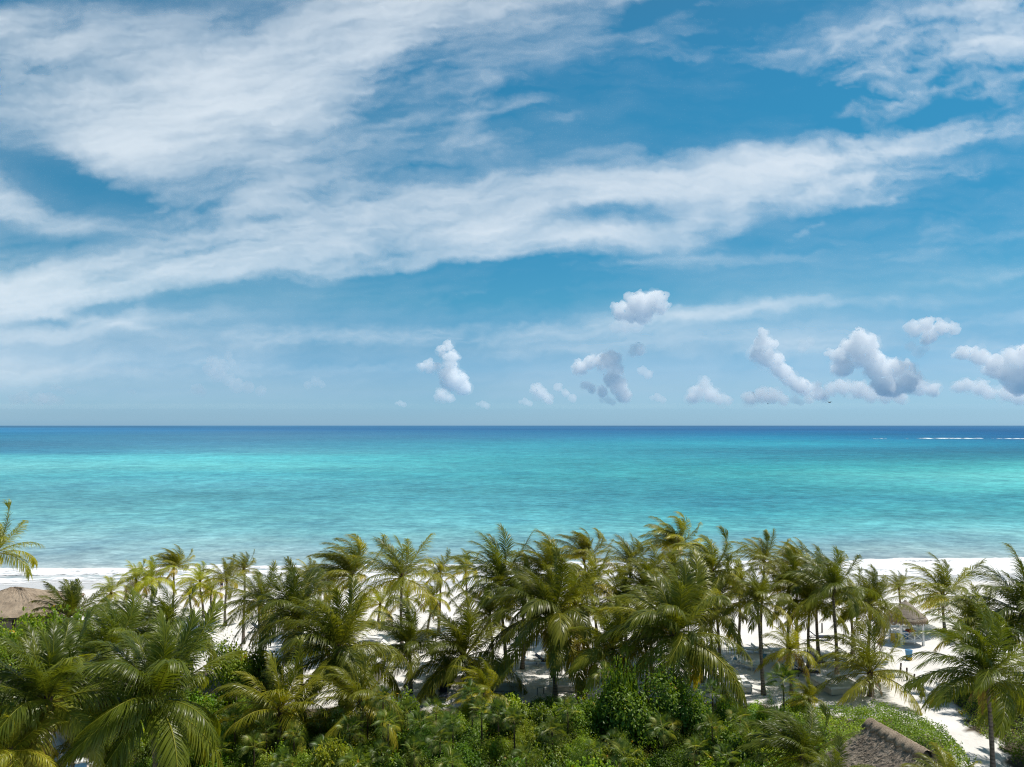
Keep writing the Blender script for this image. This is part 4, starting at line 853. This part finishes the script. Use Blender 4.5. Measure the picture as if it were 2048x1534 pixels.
M_white = simple('white_paint', (.74, .74, .72), .5, .05, 3)
M_cush = simple('white_cushion', (.76, .76, .74), .85, .05, 2, .3, 6)
M_beige = simple('beige_board', (.60, .56, .49), .7, .10, 3)
M_dwood = simple('dark_wood', (.06, .042, .032), .7, .35, 6)
M_navy = simple('navy_cloth', (.02, .03, .06), .85, .2, 4)
M_blue = simple('blue_towel', (.10, .26, .45), .9, .12, 5)
M_red = simple('red_vinyl', (.16, .018, .015), .5, .2, 5)
M_pink = simple('plaster', (.52, .40, .32), .85, .1, 3)
M_skin = simple('skin', (.42, .24, .16), .6, .05, 4)
M_yel = simple('yellow_plastic', (.62, .42, .05), .4, .08, 4)
M_blk = simple('bird_feather', (.035, .032, .035), .6, .2, 8)
M_hair = simple('hair', (.03, .02, .015), .6)
M_pave = simple('pale_paving', (.66, .60, .55), .8, .06, 2, .2, 8)

def thatch_shell(ring_fn, rows, cols, seed, amp=.05, closed=True):
    """stacked rings from eave to ridge, with ragged tufts; ring_fn(u, v) -> (x, y, z)"""
    rr = random.Random(seed); b = MB()
    for i in range(rows+1):
        for j in range(cols):
            x, y, z = ring_fn(i/rows, j/cols); q = amp*(rr.random()-.5)
            b.v.append((x+q, y+amp*(rr.random()-.5), z+amp*(rr.random()-.5)))
    for i in range(rows):
        for j in range(cols if closed else cols-1): b.f.append((i*cols+j, i*cols+(j+1) % cols, (i+1)*cols+(j+1) % cols, (i+1)*cols+j))
    return b
def fringe(P, drop, n, seed, out=.12):
    """hanging straw bundles along the eave polyline P (closed)"""
    rr = random.Random(seed); b = MB(); L_ = [(Vector(P[(i+1) % len(P)])-Vector(P[i])).length for i in range(len(P))]; tot = sum(L_); c = Vector([sum(p[k] for p in P)/len(P) for k in range(3)])
    for i in range(n):
        s = tot*i/n; k = 0
        while s > L_[k]: s -= L_[k]; k = (k+1) % len(P)
        a = Vector(P[k]); e = (Vector(P[(k+1) % len(P)])-a).normalized(); p = a+e*s; o = (p-c); o.z = 0; o.normalize()
        w_ = tot/n*.75; dr = drop*rr.uniform(.6, 1.15); q = p+o*out*rr.uniform(.2, 1)+Vector((0, 0, -dr)); m_ = len(b.v)
        for t, wd, off in ((p+Vector((0, 0, .06))-o*.05, w_, 0), (p+o*.06-Vector((0, 0, dr*.3)), w_, 0), (q, w_*.35, 0)):
            b.v += [tuple(t-e*wd), tuple(t+e*wd), tuple(t-o*.06)]
        for r_ in (0, 3): b.f += [(m_+r_, m_+r_+1, m_+r_+4, m_+r_+3), (m_+r_+1, m_+r_+2, m_+r_+5, m_+r_+4), (m_+r_+2, m_+r_, m_+r_+3, m_+r_+5)]
    return b
def hip_roof(L, W, ez, rz_, rl, rows=16, cols=96, seed=1, sag=.25, amp=.06):
    """hipped thatch: footprint L x W, eave height ez, ridge height rz_, ridge length rl"""
    def rect(t, a, b):
        per = [(a/2, -b/2), (a/2, b/2), (-a/2, b/2), (-a/2, -b/2)]; k = int(t*4) % 4; f = t*4-int(t*4); p, q = per[k], per[(k+1) % 4]; return p[0]+(q[0]-p[0])*f, p[1]+(q[1]-p[1])*f
    def fn(u, v):
        x0, y0 = rect(v, L, W); x1, y1 = rect(v, rl, .12); x = x0+(x1-x0)*u; y = y0+(y1-y0)*u
        r = (x0*x0+y0*y0)**.5; k = .86 if abs(abs(x0)-L/2) < .3 and abs(abs(y0)-W/2) < .3 else 1
        return x*(k+(1-k)*u), y*(k+(1-k)*u), ez+(rz_-ez)*(u**(1+sag*.5))
    return thatch_shell(fn, rows, cols, seed, amp)

# --- lifeguard hut
hc = grd(1816, 1286); S_ = 1.0
hut = empty('lifeguard_hut', (hc.x, hc.y+.3, float(gz(hc.x, hc.y))-.05), .04, 'white wooden lifeguard hut with round thatched roof on the sand', 'lifeguard hut')
deckz = .42; hw = 1.02; ez = 2.42; pk = 3.95
b = MB(); b.box((0, 0, deckz), (2*hw+.2, 2*hw+.2, .09), 0, .01)
for k in range(9): b.box((-hw+.25*k, -hw-.04, deckz+.052), (.22, .1, .012))
b.build('deck', M_white, hut)
for x, y in ((-hw, -hw), (hw, -hw), (hw, hw), (-hw, hw)): MB().box((x, y, ez/2), (.17, .17, ez)).build('post', M_white, hut)
for x, y in ((0, -hw), (0, hw)): MB().box((x+.2, y, .68), (.11, .11, .9)).build('post', M_white, hut)
for k in range(4):
    a = k*pi/2; b = MB(); c, s = cos(a), sin(a)
    def T(x, y, z): return (x*c-y*s, x*s+y*c, z)
    for z in (.56, 1.22): b.box(T(0, -hw, z), (2*hw-.18, .09, .09), a)
    for x0 in (-hw+.09, .2):
        x1 = x0+(1.05 if x0 < 0 else hw-.29)
        b.tube([T(x0, -hw+.02, .60), T(x1, -hw+.02, 1.18)], .032, 4); b.tube([T(x0, -hw-.03, 1.18), T(x1, -hw-.03, .60)], .032, 4)
    b.build('railing', M_white, hut)
b = MB(); R0 = 1.78
for k in range(8):
    b.lathe([(R0*(1-k/8)+.02, ez-.05+(pk-ez)*k/8), (R0*(1-k/8)-.12, ez+.16+(pk-ez)*k/8), (max(.03, R0*(1-(k+1)/8)+.0), ez+.02+(pk-ez)*(k+1)/8)], 44, (0, 0, 0), .035, random.Random(k))
b.lathe([(R0-.1, ez-.07), (0.05, ez+.1)], 44); rf = b.build('roof', M_thatch, hut, True)
P = [(R0*cos(2*pi*j/40), R0*sin(2*pi*j/40), ez) for j in range(40)]; fringe(P, .42, 150, 3).build('eave_fringe', M_fringe, rf)
b = MB(); b.tube([(R0*.93*cos(a/20*2*pi), R0*.93*sin(a/20*2*pi), ez+.19) for a in range(21)], .02, 5, False); b.build('rope_band', M_dwood, rf)
b = MB(); b.tube([(-hw-.1, hw-.2, .05), (-hw-.9, hw-.2, .05)], .03, 5)
for k in range(3): b.box((-hw-.18-.16*k, .3, .36-.13*k), (.2, .8, .05))
for y in (-.08, .68): b.tube([(-hw-.05, y, .42), (-hw-.62, y, .02)], .03, 5)
b.build('steps', M_white, hut)
def hp(x, y, z): return Vector(hut.matrix_basis @ Vector((x, y, z)))
b = MB(); n_ = 14
b.tube([(-.42+.84*i/n_, .05*sin(i), .05*sin(i*.9)) for i in range(n_+1)], [.05+.13*sin(pi*min(1, (i+.6)/(n_+.8)))**.6 for i in range(n_+1)], 10)
o = b.build('red_float', M_red, None, True, hp(-.1, -hw+.05, 1.40)); tag(o, 'dark red rescue float lying on the railing of the lifeguard hut', 'float')
b = MB(); b.box((0, 0, .4), (.62, .1, .74), 0, .03); b.box((0, .22, .1), (.62, .5, .07), 0, .02); ch = empty('deck_chair', hp(-.42, -.5, deckz+.05), 0, 'dark blue chair standing inside the lifeguard hut', 'chair')
b.build('seat_cloth', M_blue, ch); b = MB()
for x in (-.33, .33):
    b.tube([(x, -.05, .8), (x, .05, 0)], .025, 5); b.tube([(x, .5, .14), (x, .46, 0)], .025, 5); b.tube([(x, 0, .14), (x, .5, .14)], .022, 5)
b.build('frame', M_navy, ch)
b = MB()
for k in range(24):
    a, a2 = 2*pi*k/24, 2*pi*(k+1)/24; m_ = len(b.v)
    for aa in (a, a2):
        for q in range(8): t = 2*pi*q/8; b.v.append(((.25+.075*cos(t))*cos(aa), .075*sin(t), (.25+.075*cos(t))*sin(aa)))
    for q in range(8): b.f.append((m_+q, m_+(q+1) % 8, m_+8+(q+1) % 8, m_+8+q))
lp = hp(-hw-.45, -.6, 2.12); o = b.build('life_ring', M_thatch2, None, True, lp); tag(o, 'tan round life ring hanging beside the lifeguard hut roof', 'life ring')
b = MB(); b.tube([(0, 0, .3), (0, 0, .62)], .01, 4); b.build('cord', M_dwood, o)
b = MB(); b.box((0, 0, .45), (.42, .05, .85), 0, .02); b.tube([(-.18, .1, 0), (-.18, 0, .85)], .02, 4); b.tube([(.18, .1, 0), (.18, 0, .85)], .02, 4)
c = grd(1786, 1285); o = b.build('notice_board', M_yel, None, loc=(c.x, c.y, float(gz(c.x, c.y)))); tag(o, 'plain yellow board standing left of the lifeguard hut', 'board')
c = grd(1818, 1318); t = empty('beach_bin', (c.x, c.y, float(gz(c.x, c.y))), 0, 'small blue bin with yellow base on the sand before the hut', 'bin')
MB().lathe([(.0, .25), (.24, .25), (.30, .8), (.31, .82), (.27, .82), (.22, .3), (0, .3)], 16).build('bucket', M_blue, t, True); MB().lathe([(0, 0), (.27, 0), (.26, .25), (0, .25)], 16).build('base', M_yel, t, True)

# --- palapa at the left edge
pc = at(28, 1172, 74); pal = empty('beach_bar', (pc.x, 74, float(gz(pc.x, 74))-.05), .22, 'wide low thatched roof building cut by the left edge of the beach', 'beach hut')
ZR, ZE = pc.z-.1, 3.75
rb = hip_roof(9.6, 9.6, ZE, ZR-pal.location.z, .5, 18, 128, 5, .1, .10).build('roof', M_thatch2, pal, False)
P = [(4.6, -4.6, ZE), (4.6, 4.6, ZE), (-4.6, 4.6, ZE), (-4.6, -4.6, ZE)]; fringe(P, .32, 360, 7, .16).build('eave_fringe', M_fringe, rb)
MB().box((0, 0, 1.6), (7.4, 7.2, 3.2), 0, .03).build('wall', M_pink, pal)
for x in (-4.0, -1.4, 1.4, 4.0):
    for y in (-4.0, 4.0): MB().tube([(x, y, 0), (x+.03, y, 3.8)], .11, 9).build('post', M_dwood, pal, True)
MB().box((2.2, -3.63, 1.05), (1.1, .08, 2.1)).build('door', M_dwood, pal)

# --- palapa roof at the bottom right
a0, a1 = at(1748, 1446, 43.2), at(1846, 1494, 39.6); mid = (a0+a1)/2; dr = (a1-a0); ang = math.atan2(dr.y, dr.x); gzm = float(gz(mid.x, mid.y))
p2 = empty('thatched_shelter', (mid.x, mid.y, gzm-.05), ang, 'shaggy grey brown thatched roof at the bottom edge among the hedges', 'thatched shelter')
RZ = (a0.z+a1.z)/2-gzm; RL = Vector((dr.x, dr.y)).length
rb = hip_roof(RL+4.6, 7.0, 1.5, RZ-.05, RL, 40, 230, 9, .35, .075).build('roof', M_thatch, p2, False)
tilt = math.atan2(a1.z-a0.z, RL)
P = [((RL+4.6)/2*.97, -3.4, 1.53), ((RL+4.6)/2*.97, 3.4, 1.53), (-(RL+4.6)/2*.97, 3.4, 1.53), (-(RL+4.6)/2*.97, -3.4, 1.53)]; fringe(P, .35, 300, 11, .15).build('eave_fringe', M_fringe, rb)
# ridge cap: lumpy bundles of straw bent over the ridge
b = MB(); rr = random.Random(5); n_ = 30
for sgn in (-1, 1):
    nn = 60; m_ = len(b.v)
    for i in range(nn+1):
        x = -RL/2-.35+(RL+.7)*i/nn; wv = .10*sin(i*1.9)+.07*sin(i*.73)+.06*rr.random()
        b.v += [(x, sgn*.0, RZ+.10+.04*rr.random()), (x, sgn*.16, RZ+.05+.05*rr.random()), (x, sgn*(.36+wv), RZ-.16-.3*wv), (x, sgn*(.34+wv), RZ-.30-.3*wv), (x, sgn*.2, RZ-.25)]
    for i in range(nn):
        for q in range(4): b.f.append((m_+i*5+q, m_+(i+1)*5+q, m_+(i+1)*5+q+1, m_+i*5+q+1) if sgn > 0 else (m_+i*5+q+1, m_+(i+1)*5+q+1, m_+(i+1)*5+q, m_+i*5+q))
b.build('ridge_cap', M_thatch2, rb, True)
for x in (-2.6, 2.6):
    for y in (-1.9, 1.9): MB().tube([(x, y, 0), (x, y, 2.25)], .09, 8).build('post', M_dwood, p2, True)
M_tuft = M_thatch
b = MB(); 
for i in range(5500):
    u = rr.random(); v = rr.random(); sgn = rr.choice((-1, 1)); x0 = (rr.random()-.5)*(RL+4.0*(1-u)); y0 = sgn*(.1+3.3*(1-u)); z = 1.53+(RZ-.05-1.53)*u**1.17+.05
    l = rr.uniform(.10, .24); dx = rr.uniform(-.06, .06); m_ = len(b.v); b.v += [(x0-.007, y0, z+.01), (x0+.007, y0, z+.01), (x0+dx, y0+sgn*l, z-l*.55+.03)]; b.f.append((m_, m_+1, m_+2))
b.build('loose_straw', M_thatch2, rb)

# --- daybeds
def daybed(px, yb, w_, d_, rz, label, h=.5, col=None):
    c = grd(px, yb); t = empty('daybed', (c.x, c.y+d_/2, float(gz(c.x, c.y))-.03), rz, label, 'daybed', 'white beach daybeds')
    MB().box((0, 0, h*.42), (w_, d_, h*.62), 0, .015).build('base', M_beige, t); MB().box((0, 0, h*.06+.02), (w_-.3, d_-.3, h*.2)).build('plinth', M_dwood, t)
    MB().box((0, 0, h*.73+.11), (w_+.05, d_+.05, .20), 0, .05).build('mattress', M_cush, t, False)
    return t
daybed(1687, 1389, 2.55, 2.7, .20, 'white square daybed with bare mattress left of the shaggy trunk', .62)
t = daybed(1468, 1388, 2.75, 2.4, 0, 'white daybed with folded sheet between the tall fan palm and leafy mound', .6)
b = MB(); b.box((.62, -.2, .64), (1.2, 1.3, .10), .3, .045); b.box((.9, .1, .72), (.6, .5, .07), .7, .03); b.build('folded_sheet', M_cush, t)
daybed(1400, 1386, 1.9, 2.2, 0, 'white daybed half hidden by the leafy mound', .6)
daybed(1014, 1381, 2.4, 2.6, -.05, 'white daybed in the shade of drooping fronds near the centre', .62)
daybed(1128, 1383, 2.1, 1.7, -.03, 'white daybed behind the trunk just right of the centre', .5)
daybed(890, 1368, 3.0, 1.5, 0, 'long beige daybed behind the two dark loungers', .5)
daybed(1990, 1292, 2.4, 2.2, .1, 'daybed on the sand behind the big right hand palm', .5)
c = grd(1081, 1386); t = empty('side_table', (c.x, c.y, float(gz(c.x, c.y))), 0, 'small open framed table beside the daybed near the centre', 'side table')
MB().box((0, 0, .5), (.55, .5, .04)).build('table_top', M_beige, t)
for x in (-.24, .24):
    for y in (-.22, .22): MB().box((x, y, .24), (.045, .045, .48)).build('leg', M_navy, t)
c = grd(752, 1365); t = empty('towel_cabinet', (c.x, c.y, float(gz(c.x, c.y))-.02), .3, 'tall white towel cabinet among the trunks left of centre', 'cabinet')
MB().box((0, 0, .75), (1.0, .7, 1.5), 0, .02).build('cabinet_body', M_white, t); MB().box((0, -.36, .8), (.84, .03, 1.2), 0, .01).build('door', M_beige, t); MB().box((0, 0, 1.54), (1.2, .9, .07), 0, .015).build('top', M_white, t)

# --- loungers
def make_lounger(cl, fr):
    t = empty('sun_lounger', (0, 0, 0)); b = MB()
    for x in (-.31, .31): b.box((x, 0, .30), (.05, 1.9, .06))
    for y in (-.93, .93, .1): b.box((0, y, .30), (.62, .05, .06))
    b.build('frame', fr, t)
    for x in (-.29, .29):
        for y in (-.75, .7): MB().tube([(x, y, .3), (x*1.1, y+.08*(1 if y > 0 else -1), 0)], .025, 6).build('leg', fr, t)
    MB().box((0, -.28, .37), (.6, 1.25, .08), 0, .025).build('cushion', cl, t)
    M_ = Matrix.Rotation(radians(38), 4, 'X'); MB().box((0, .62, .58), (.6, .75, .08), 0, .025, M_).build('backrest', cl, t)
    return t
def tint_lounger(src, x, y, rz, label, towel=None):
    t = copy_tree(src); t.location = (x, y, float(gz(x, y))); t.rotation_euler = (0, 0, rz); tag(t, label, 'sun lounger', 'sun loungers on the sand')
    if towel:
        b = MB(); b.box((0, 0, .0), (.40, .5, .03), 0, .01, Matrix.Rotation(radians(38), 4, 'X')); o = b.build('towel', towel, None, False, Vector((x, y, t.location.z))+Matrix.Rotation(rz, 3, 'Z') @ Vector((0, .58, .63)))
        o.rotation_euler = (0, 0, rz); tag(o, 'blue towel on the %s' % label.replace('sun ', ''), 'towel', 'blue towels on the loungers')
    return t
LW = make_lounger(M_cush, M_white); LD = make_lounger(M_navy, M_dwood)
LG = [(1392, 1329, 'W', .3, 0), (1425, 1331, 'W', 1.2, 0), (1464, 1331, 'W', -.9, 1), (1492, 1333, 'W', .6, 0), (1522, 1331, 'W', -.7, 1), (1550, 1330, 'W', .4, 0),
 (1382, 1309, 'D', 1.5, 0), (1470, 1308, 'W', 1.4, 1), (1497, 1307, 'W', 1.5, 0), (1524, 1308, 'W', 1.3, 1), (1548, 1307, 'W', 1.6, 1), (1600, 1323, 'W', -1.0, 1), (1634, 1325, 'D', .2, 0), (1662, 1327, 'W', -.8, 1), (1692, 1333, 'W', -.6, 1),
 (1588, 1349, 'D', 1.7, 0), (1613, 1350, 'D', 1.6, 0), (1640, 1278, 'D', 1.5, 0), (1060, 1327, 'W', 1.3, 1), (1092, 1326, 'D', 1.4, 0), (1240, 1330, 'W', 1.2, 0), (863, 1399, 'D', .3, 0), (886, 1398, 'D', .1, 0), (940, 1404, 'W', .5, 1),
 (620, 1278, 'W', 1.4, 0), (655, 1285, 'W', 1.5, 0), (744, 1283, 'W', 1.3, 0), (785, 1298, 'W', 1.5, 0), (800, 1318, 'W', 1.4, 0), (828, 1303, 'W', 1.6, 0), (770, 1335, 'W', 1.2, 0), (900, 1300, 'W', 1.4, 0), (955, 1332, 'D', 1.5, 0), (975, 1335, 'W', 1.3, 1), (522, 1262, 'D', 1.5, 0), (720, 1318, 'W', 1.5, 0)]
LG.sort(key=lambda l: l[0]); first = {}
for i, (px, yb, k, rz, tw) in enumerate(LG):
    tw = tw and i % 2
    c = grd(px, yb)
    lab = '%s sun lounger, %s lounger from the left%s' % ('white' if k == 'W' else 'dark', ordn(i), ' with a blue towel' if tw else '')
    src = LW if k == 'W' else LD
    t = tint_lounger(src, c.x, c.y, rz, lab, M_blue if tw else None)
for src in (LW, LD):
    for ch in list(src.children): bpy.data.objects.remove(ch)
    bpy.data.objects.remove(src)
for i, (px, yb) in enumerate([(1643, 1331), (1508, 1336), (810, 1302), (1575, 1311)]):
    c = grd(px, yb); t = empty('low_table', (c.x, c.y, float(gz(c.x, c.y))), .1*i, '%s low table between loungers, %s from the left' % (('dark', 'white')[i % 2], ['third', 'second', 'first', 'fourth'][i] if 0 else {0: 'fourth', 1: 'second', 2: 'first', 3: 'third'}[i]), 'table', 'low tables between the loungers')
    MB().box((0, 0, .42), (.6, .6, .05), 0, .01).build('table_top', (M_dwood, M_white)[i % 2], t)
    for x in (-.25, .25):
        for y in (-.25, .25): MB().box((x, y, .2), (.05, .05, .4)).build('leg', (M_dwood, M_white)[i % 2], t)
# --- posts and rope along the path
PO = [(1644, 1264), (1686, 1285), (1710, 1298), (1801, 1353), (1814, 1364), (1828, 1376), (1846, 1392), (1864, 1408)]
for i, (px, yb) in enumerate(PO):
    c = grd(px, yb); z = float(gz(c.x, c.y)); b = MB(); b.tube([(0, 0, -.2), (.01, 0, .4), (.02+.05*(i % 2), .01, .92)], [.075, .07, .065], 9); b.tube([(.02+.05*(i % 2), .01, .92), (.02+.05*(i % 2), .01, .95)], [.065, .05], 9)
    tag(b.build('rope_post', M_dwood, None, True, (c.x, c.y, z)), 'dark wooden post in the sand, %s of the posts counted from the left' % ordn(i), 'post', 'dark posts marking the beach path')
def rope(i, j):
    a, b_ = grd(*PO[i]), grd(*PO[j]); P = []
    for k in range(9):
        f = k/8; p = a.lerp(b_, f); P.append((p.x, p.y, float(gz(p.x, p.y))+.8-.35*4*f*(1-f)))
    tag(MB().tube(P, .014, 5).build('rope', M_beige, None, True), 'sagging rope between the %s and %s dark posts' % (ordn(i), ordn(j)), 'rope', 'ropes between the path posts')
for i, j in ((3, 4), (4, 5), (5, 6), (6, 7)): rope(i, j)
# --- patio at lower left
def sheet(name, P, z, th, m):
    b = MB(); n = len(P); b.v = [(x, y, z) for x, y in P]+[(x, y, z-th) for x, y in P]; b.f = [tuple(range(n)), tuple(range(2*n-1, n-1, -1))]+[(i, (i+1) % n, n+(i+1) % n, n+i) for i in range(n)]
    bm_ = b; return bm_.build(name, m)
P = PATIO if sum((PATIO[i][0]*PATIO[(i+1) % len(PATIO)][1]-PATIO[(i+1) % len(PATIO)][0]*PATIO[i][1]) for i in range(len(PATIO))) > 0 else PATIO[::-1]
tag(sheet('patio', P, .28, .6, M_pave), kind='structure')
W_ = [grd(x, y, .3) for x, y in ((118, 1455), (124, 1478), (137, 1495), (156, 1506), (178, 1514), (212, 1518), (250, 1517))]
b = MB(); n_ = 0
for i, p in enumerate(W_):
    t = (W_[min(i+1, 6)]-W_[max(i-1, 0)]).normalized(); s = Vector((-t.y, t.x, 0))*.17
    for q in (p-s, p+s): b.v += [(q.x, q.y, -.1), (q.x, q.y, .62)]
for i in range(6):
    k = i*4; b.f += [(k, k+4, k+5, k+1), (k+2, k+3, k+7, k+6), (k+1, k+5, k+7, k+3)]
b.f += [(0, 1, 3, 2), (24, 26, 27, 25)]
tag(b.build('garden_wall', M_pink, None), 'low curved plaster wall round the pale patio at lower left', 'wall')
for i, (px, yb, lab, rz) in enumerate([(146, 1538, 'pale blue cushioned bench on the patio beside the thin trunk', .5), (205, 1542, 'pale bench at the bottom edge right of the thin patio trunk', -.3)]):
    c = grd(px, yb, .3); t = empty('bench', (c.x, c.y, .28), rz, lab, 'bench'); MB().box((0, 0, .42), (1.5, .6, .1), 0, .03).build('cushion', M_cush, t); MB().box((0, 0, .2), (1.4, .5, .32)).build('base', M_blue if i == 0 else M_beige, t)

# --- people, far off
def person(loc, pose, label, rz=0, parts=()):
    """one skinned body: pelvis first"""
    J = pose['J']; E = pose['E']; R = pose['R']; me = bpy.data.meshes.new('body'); me.from_pydata(J, E, []); tmp = bpy.data.objects.new('tmp', me); COL.objects.link(tmp)
    md = tmp.modifiers.new('s', 'SKIN'); sv = me.skin_vertices[0].data
    for i, r in enumerate(R): sv[i].radius = (r, r)
    sv[0].use_root = True; sb = tmp.modifiers.new('u', 'SUBSURF'); sb.levels = 2; sb.render_levels = 2
    dg = bpy.context.evaluated_depsgraph_get(); m2 = bpy.data.meshes.new_from_object(tmp.evaluated_get(dg)); bpy.data.objects.remove(tmp); m2.materials.clear(); m2.materials.append(M_skin)
    for p in m2.polygons: p.use_smooth = True
    t = empty('person', loc, rz, label, 'person'); m2.name = 'body'; ob('body', m2, t)
    hz = J[3]; v, f = ICO[2]; b = MB(); b.v = [(hz[0]+p[0]*.098, hz[1]+.015+p[1]*.105, hz[2]+.03+p[2]*.11) for p in v if True]; b.f = [tuple(int(k) for k in q) for q in f if min(v[list(q)][:, 2]) > -.35]; b.build('hair', M_hair, t, True)
    return t
HAND = lambda: None
def human(arm=.1, stride=.12):
    J = [(0, 0, .95), (0, 0, 1.2), (0, 0, 1.46), (0, 0, 1.66), (-.19, 0, 1.42), (-.25-arm, .02, 1.14), (-.26-arm, -.05, .9), (.19, 0, 1.42), (.25+arm, .02, 1.14), (.26+arm, -.05, .9), (-.1, 0, .9), (-.11, -stride, .5), (-.11, -stride*.6, .08), (-.11, -stride-.12, .03), (.1, 0, .9), (.11, stride, .5), (.11, stride*1.6, .08), (.11, stride*1.6-.16, .03), (0, -.005, 1.54)]
    E = [(0, 1), (1, 2), (2, 18), (18, 3), (2, 4), (4, 5), (5, 6), (2, 7), (7, 8), (8, 9), (0, 10), (10, 11), (11, 12), (12, 13), (0, 14), (14, 15), (15, 16), (16, 17)]
    R = [.14, .13, .14, .10, .065, .045, .035, .065, .045, .035, .095, .065, .04, .035, .095, .065, .04, .035, .055]
    # five fingers a side
    for s, w_ in ((-1, 6), (1, 9)):
        wx, wy, wz = J[w_]; pl = len(J); J.append((wx, wy-.03, wz-.08)); E.append((w_, pl)); R.append(.028)
        for k in range(4): J.append((wx, wy-.06+.022*k, wz-.17-.01*(1-abs(k-1.5)/1.5))); E.append((pl, len(J)-1)); R.append(.009)
        J.append((wx-s*.045, wy-.05, wz-.10)); E.append((pl, len(J)-1)); R.append(.010)
    return {'J': J, 'E': E, 'R': R}
c = grd(443, 1181); t = person((c.x, c.y, float(gz(c.x, c.y))-.02), human(.08, .14), 'tiny person walking on the wet sand between the left palms', .6)
b = MB(); b.lathe([(.15, .78), (.165, .9), (.15, 1.02)], 12); b.build('shorts', M_navy, t, True)
c = grd(1201, 1096, SEAZ); t = person((c.x, c.y, SEAZ-1.38), human(.3, .02), 'swimmer with dark hair and head above the sea right of centre', 0)
# --- bird
bl = at(1659, 805, 150.)
b = MB(); b.tube([(-.32, 0, 0), (-.15, 0, .0), (.1, 0, .02), (.26, 0, .03), (.36, 0, .02)], [.01, .07, .085, .05, .008], 7)
bird = tag(b.build('bird', M_blk, None, True, bl), 'small dark bird gliding above the horizon at right', 'bird'); bird.rotation_euler = (0, 0, .4)
for s in (-1, 1):
    b = MB(); b.v = [(.12, 0, .05), (-.08, 0, .05), (-.06, s*.35, .17), (.14, s*.33, .18), (-.16, s*.85, .06)]+[(x, y, z-.015) for x, y, z in ((.12, 0, .05), (-.08, 0, .05), (-.06, s*.35, .17), (.14, s*.33, .18), (-.16, s*.85, .06))]
    b.f = [(0, 1, 2, 3), (3, 2, 4), (8, 7, 6, 5), (9, 7, 8), (0, 3, 8, 5), (3, 4, 9, 8), (2, 1, 6, 7), (4, 2, 7, 9)]; b.build('wing', M_blk, bird)
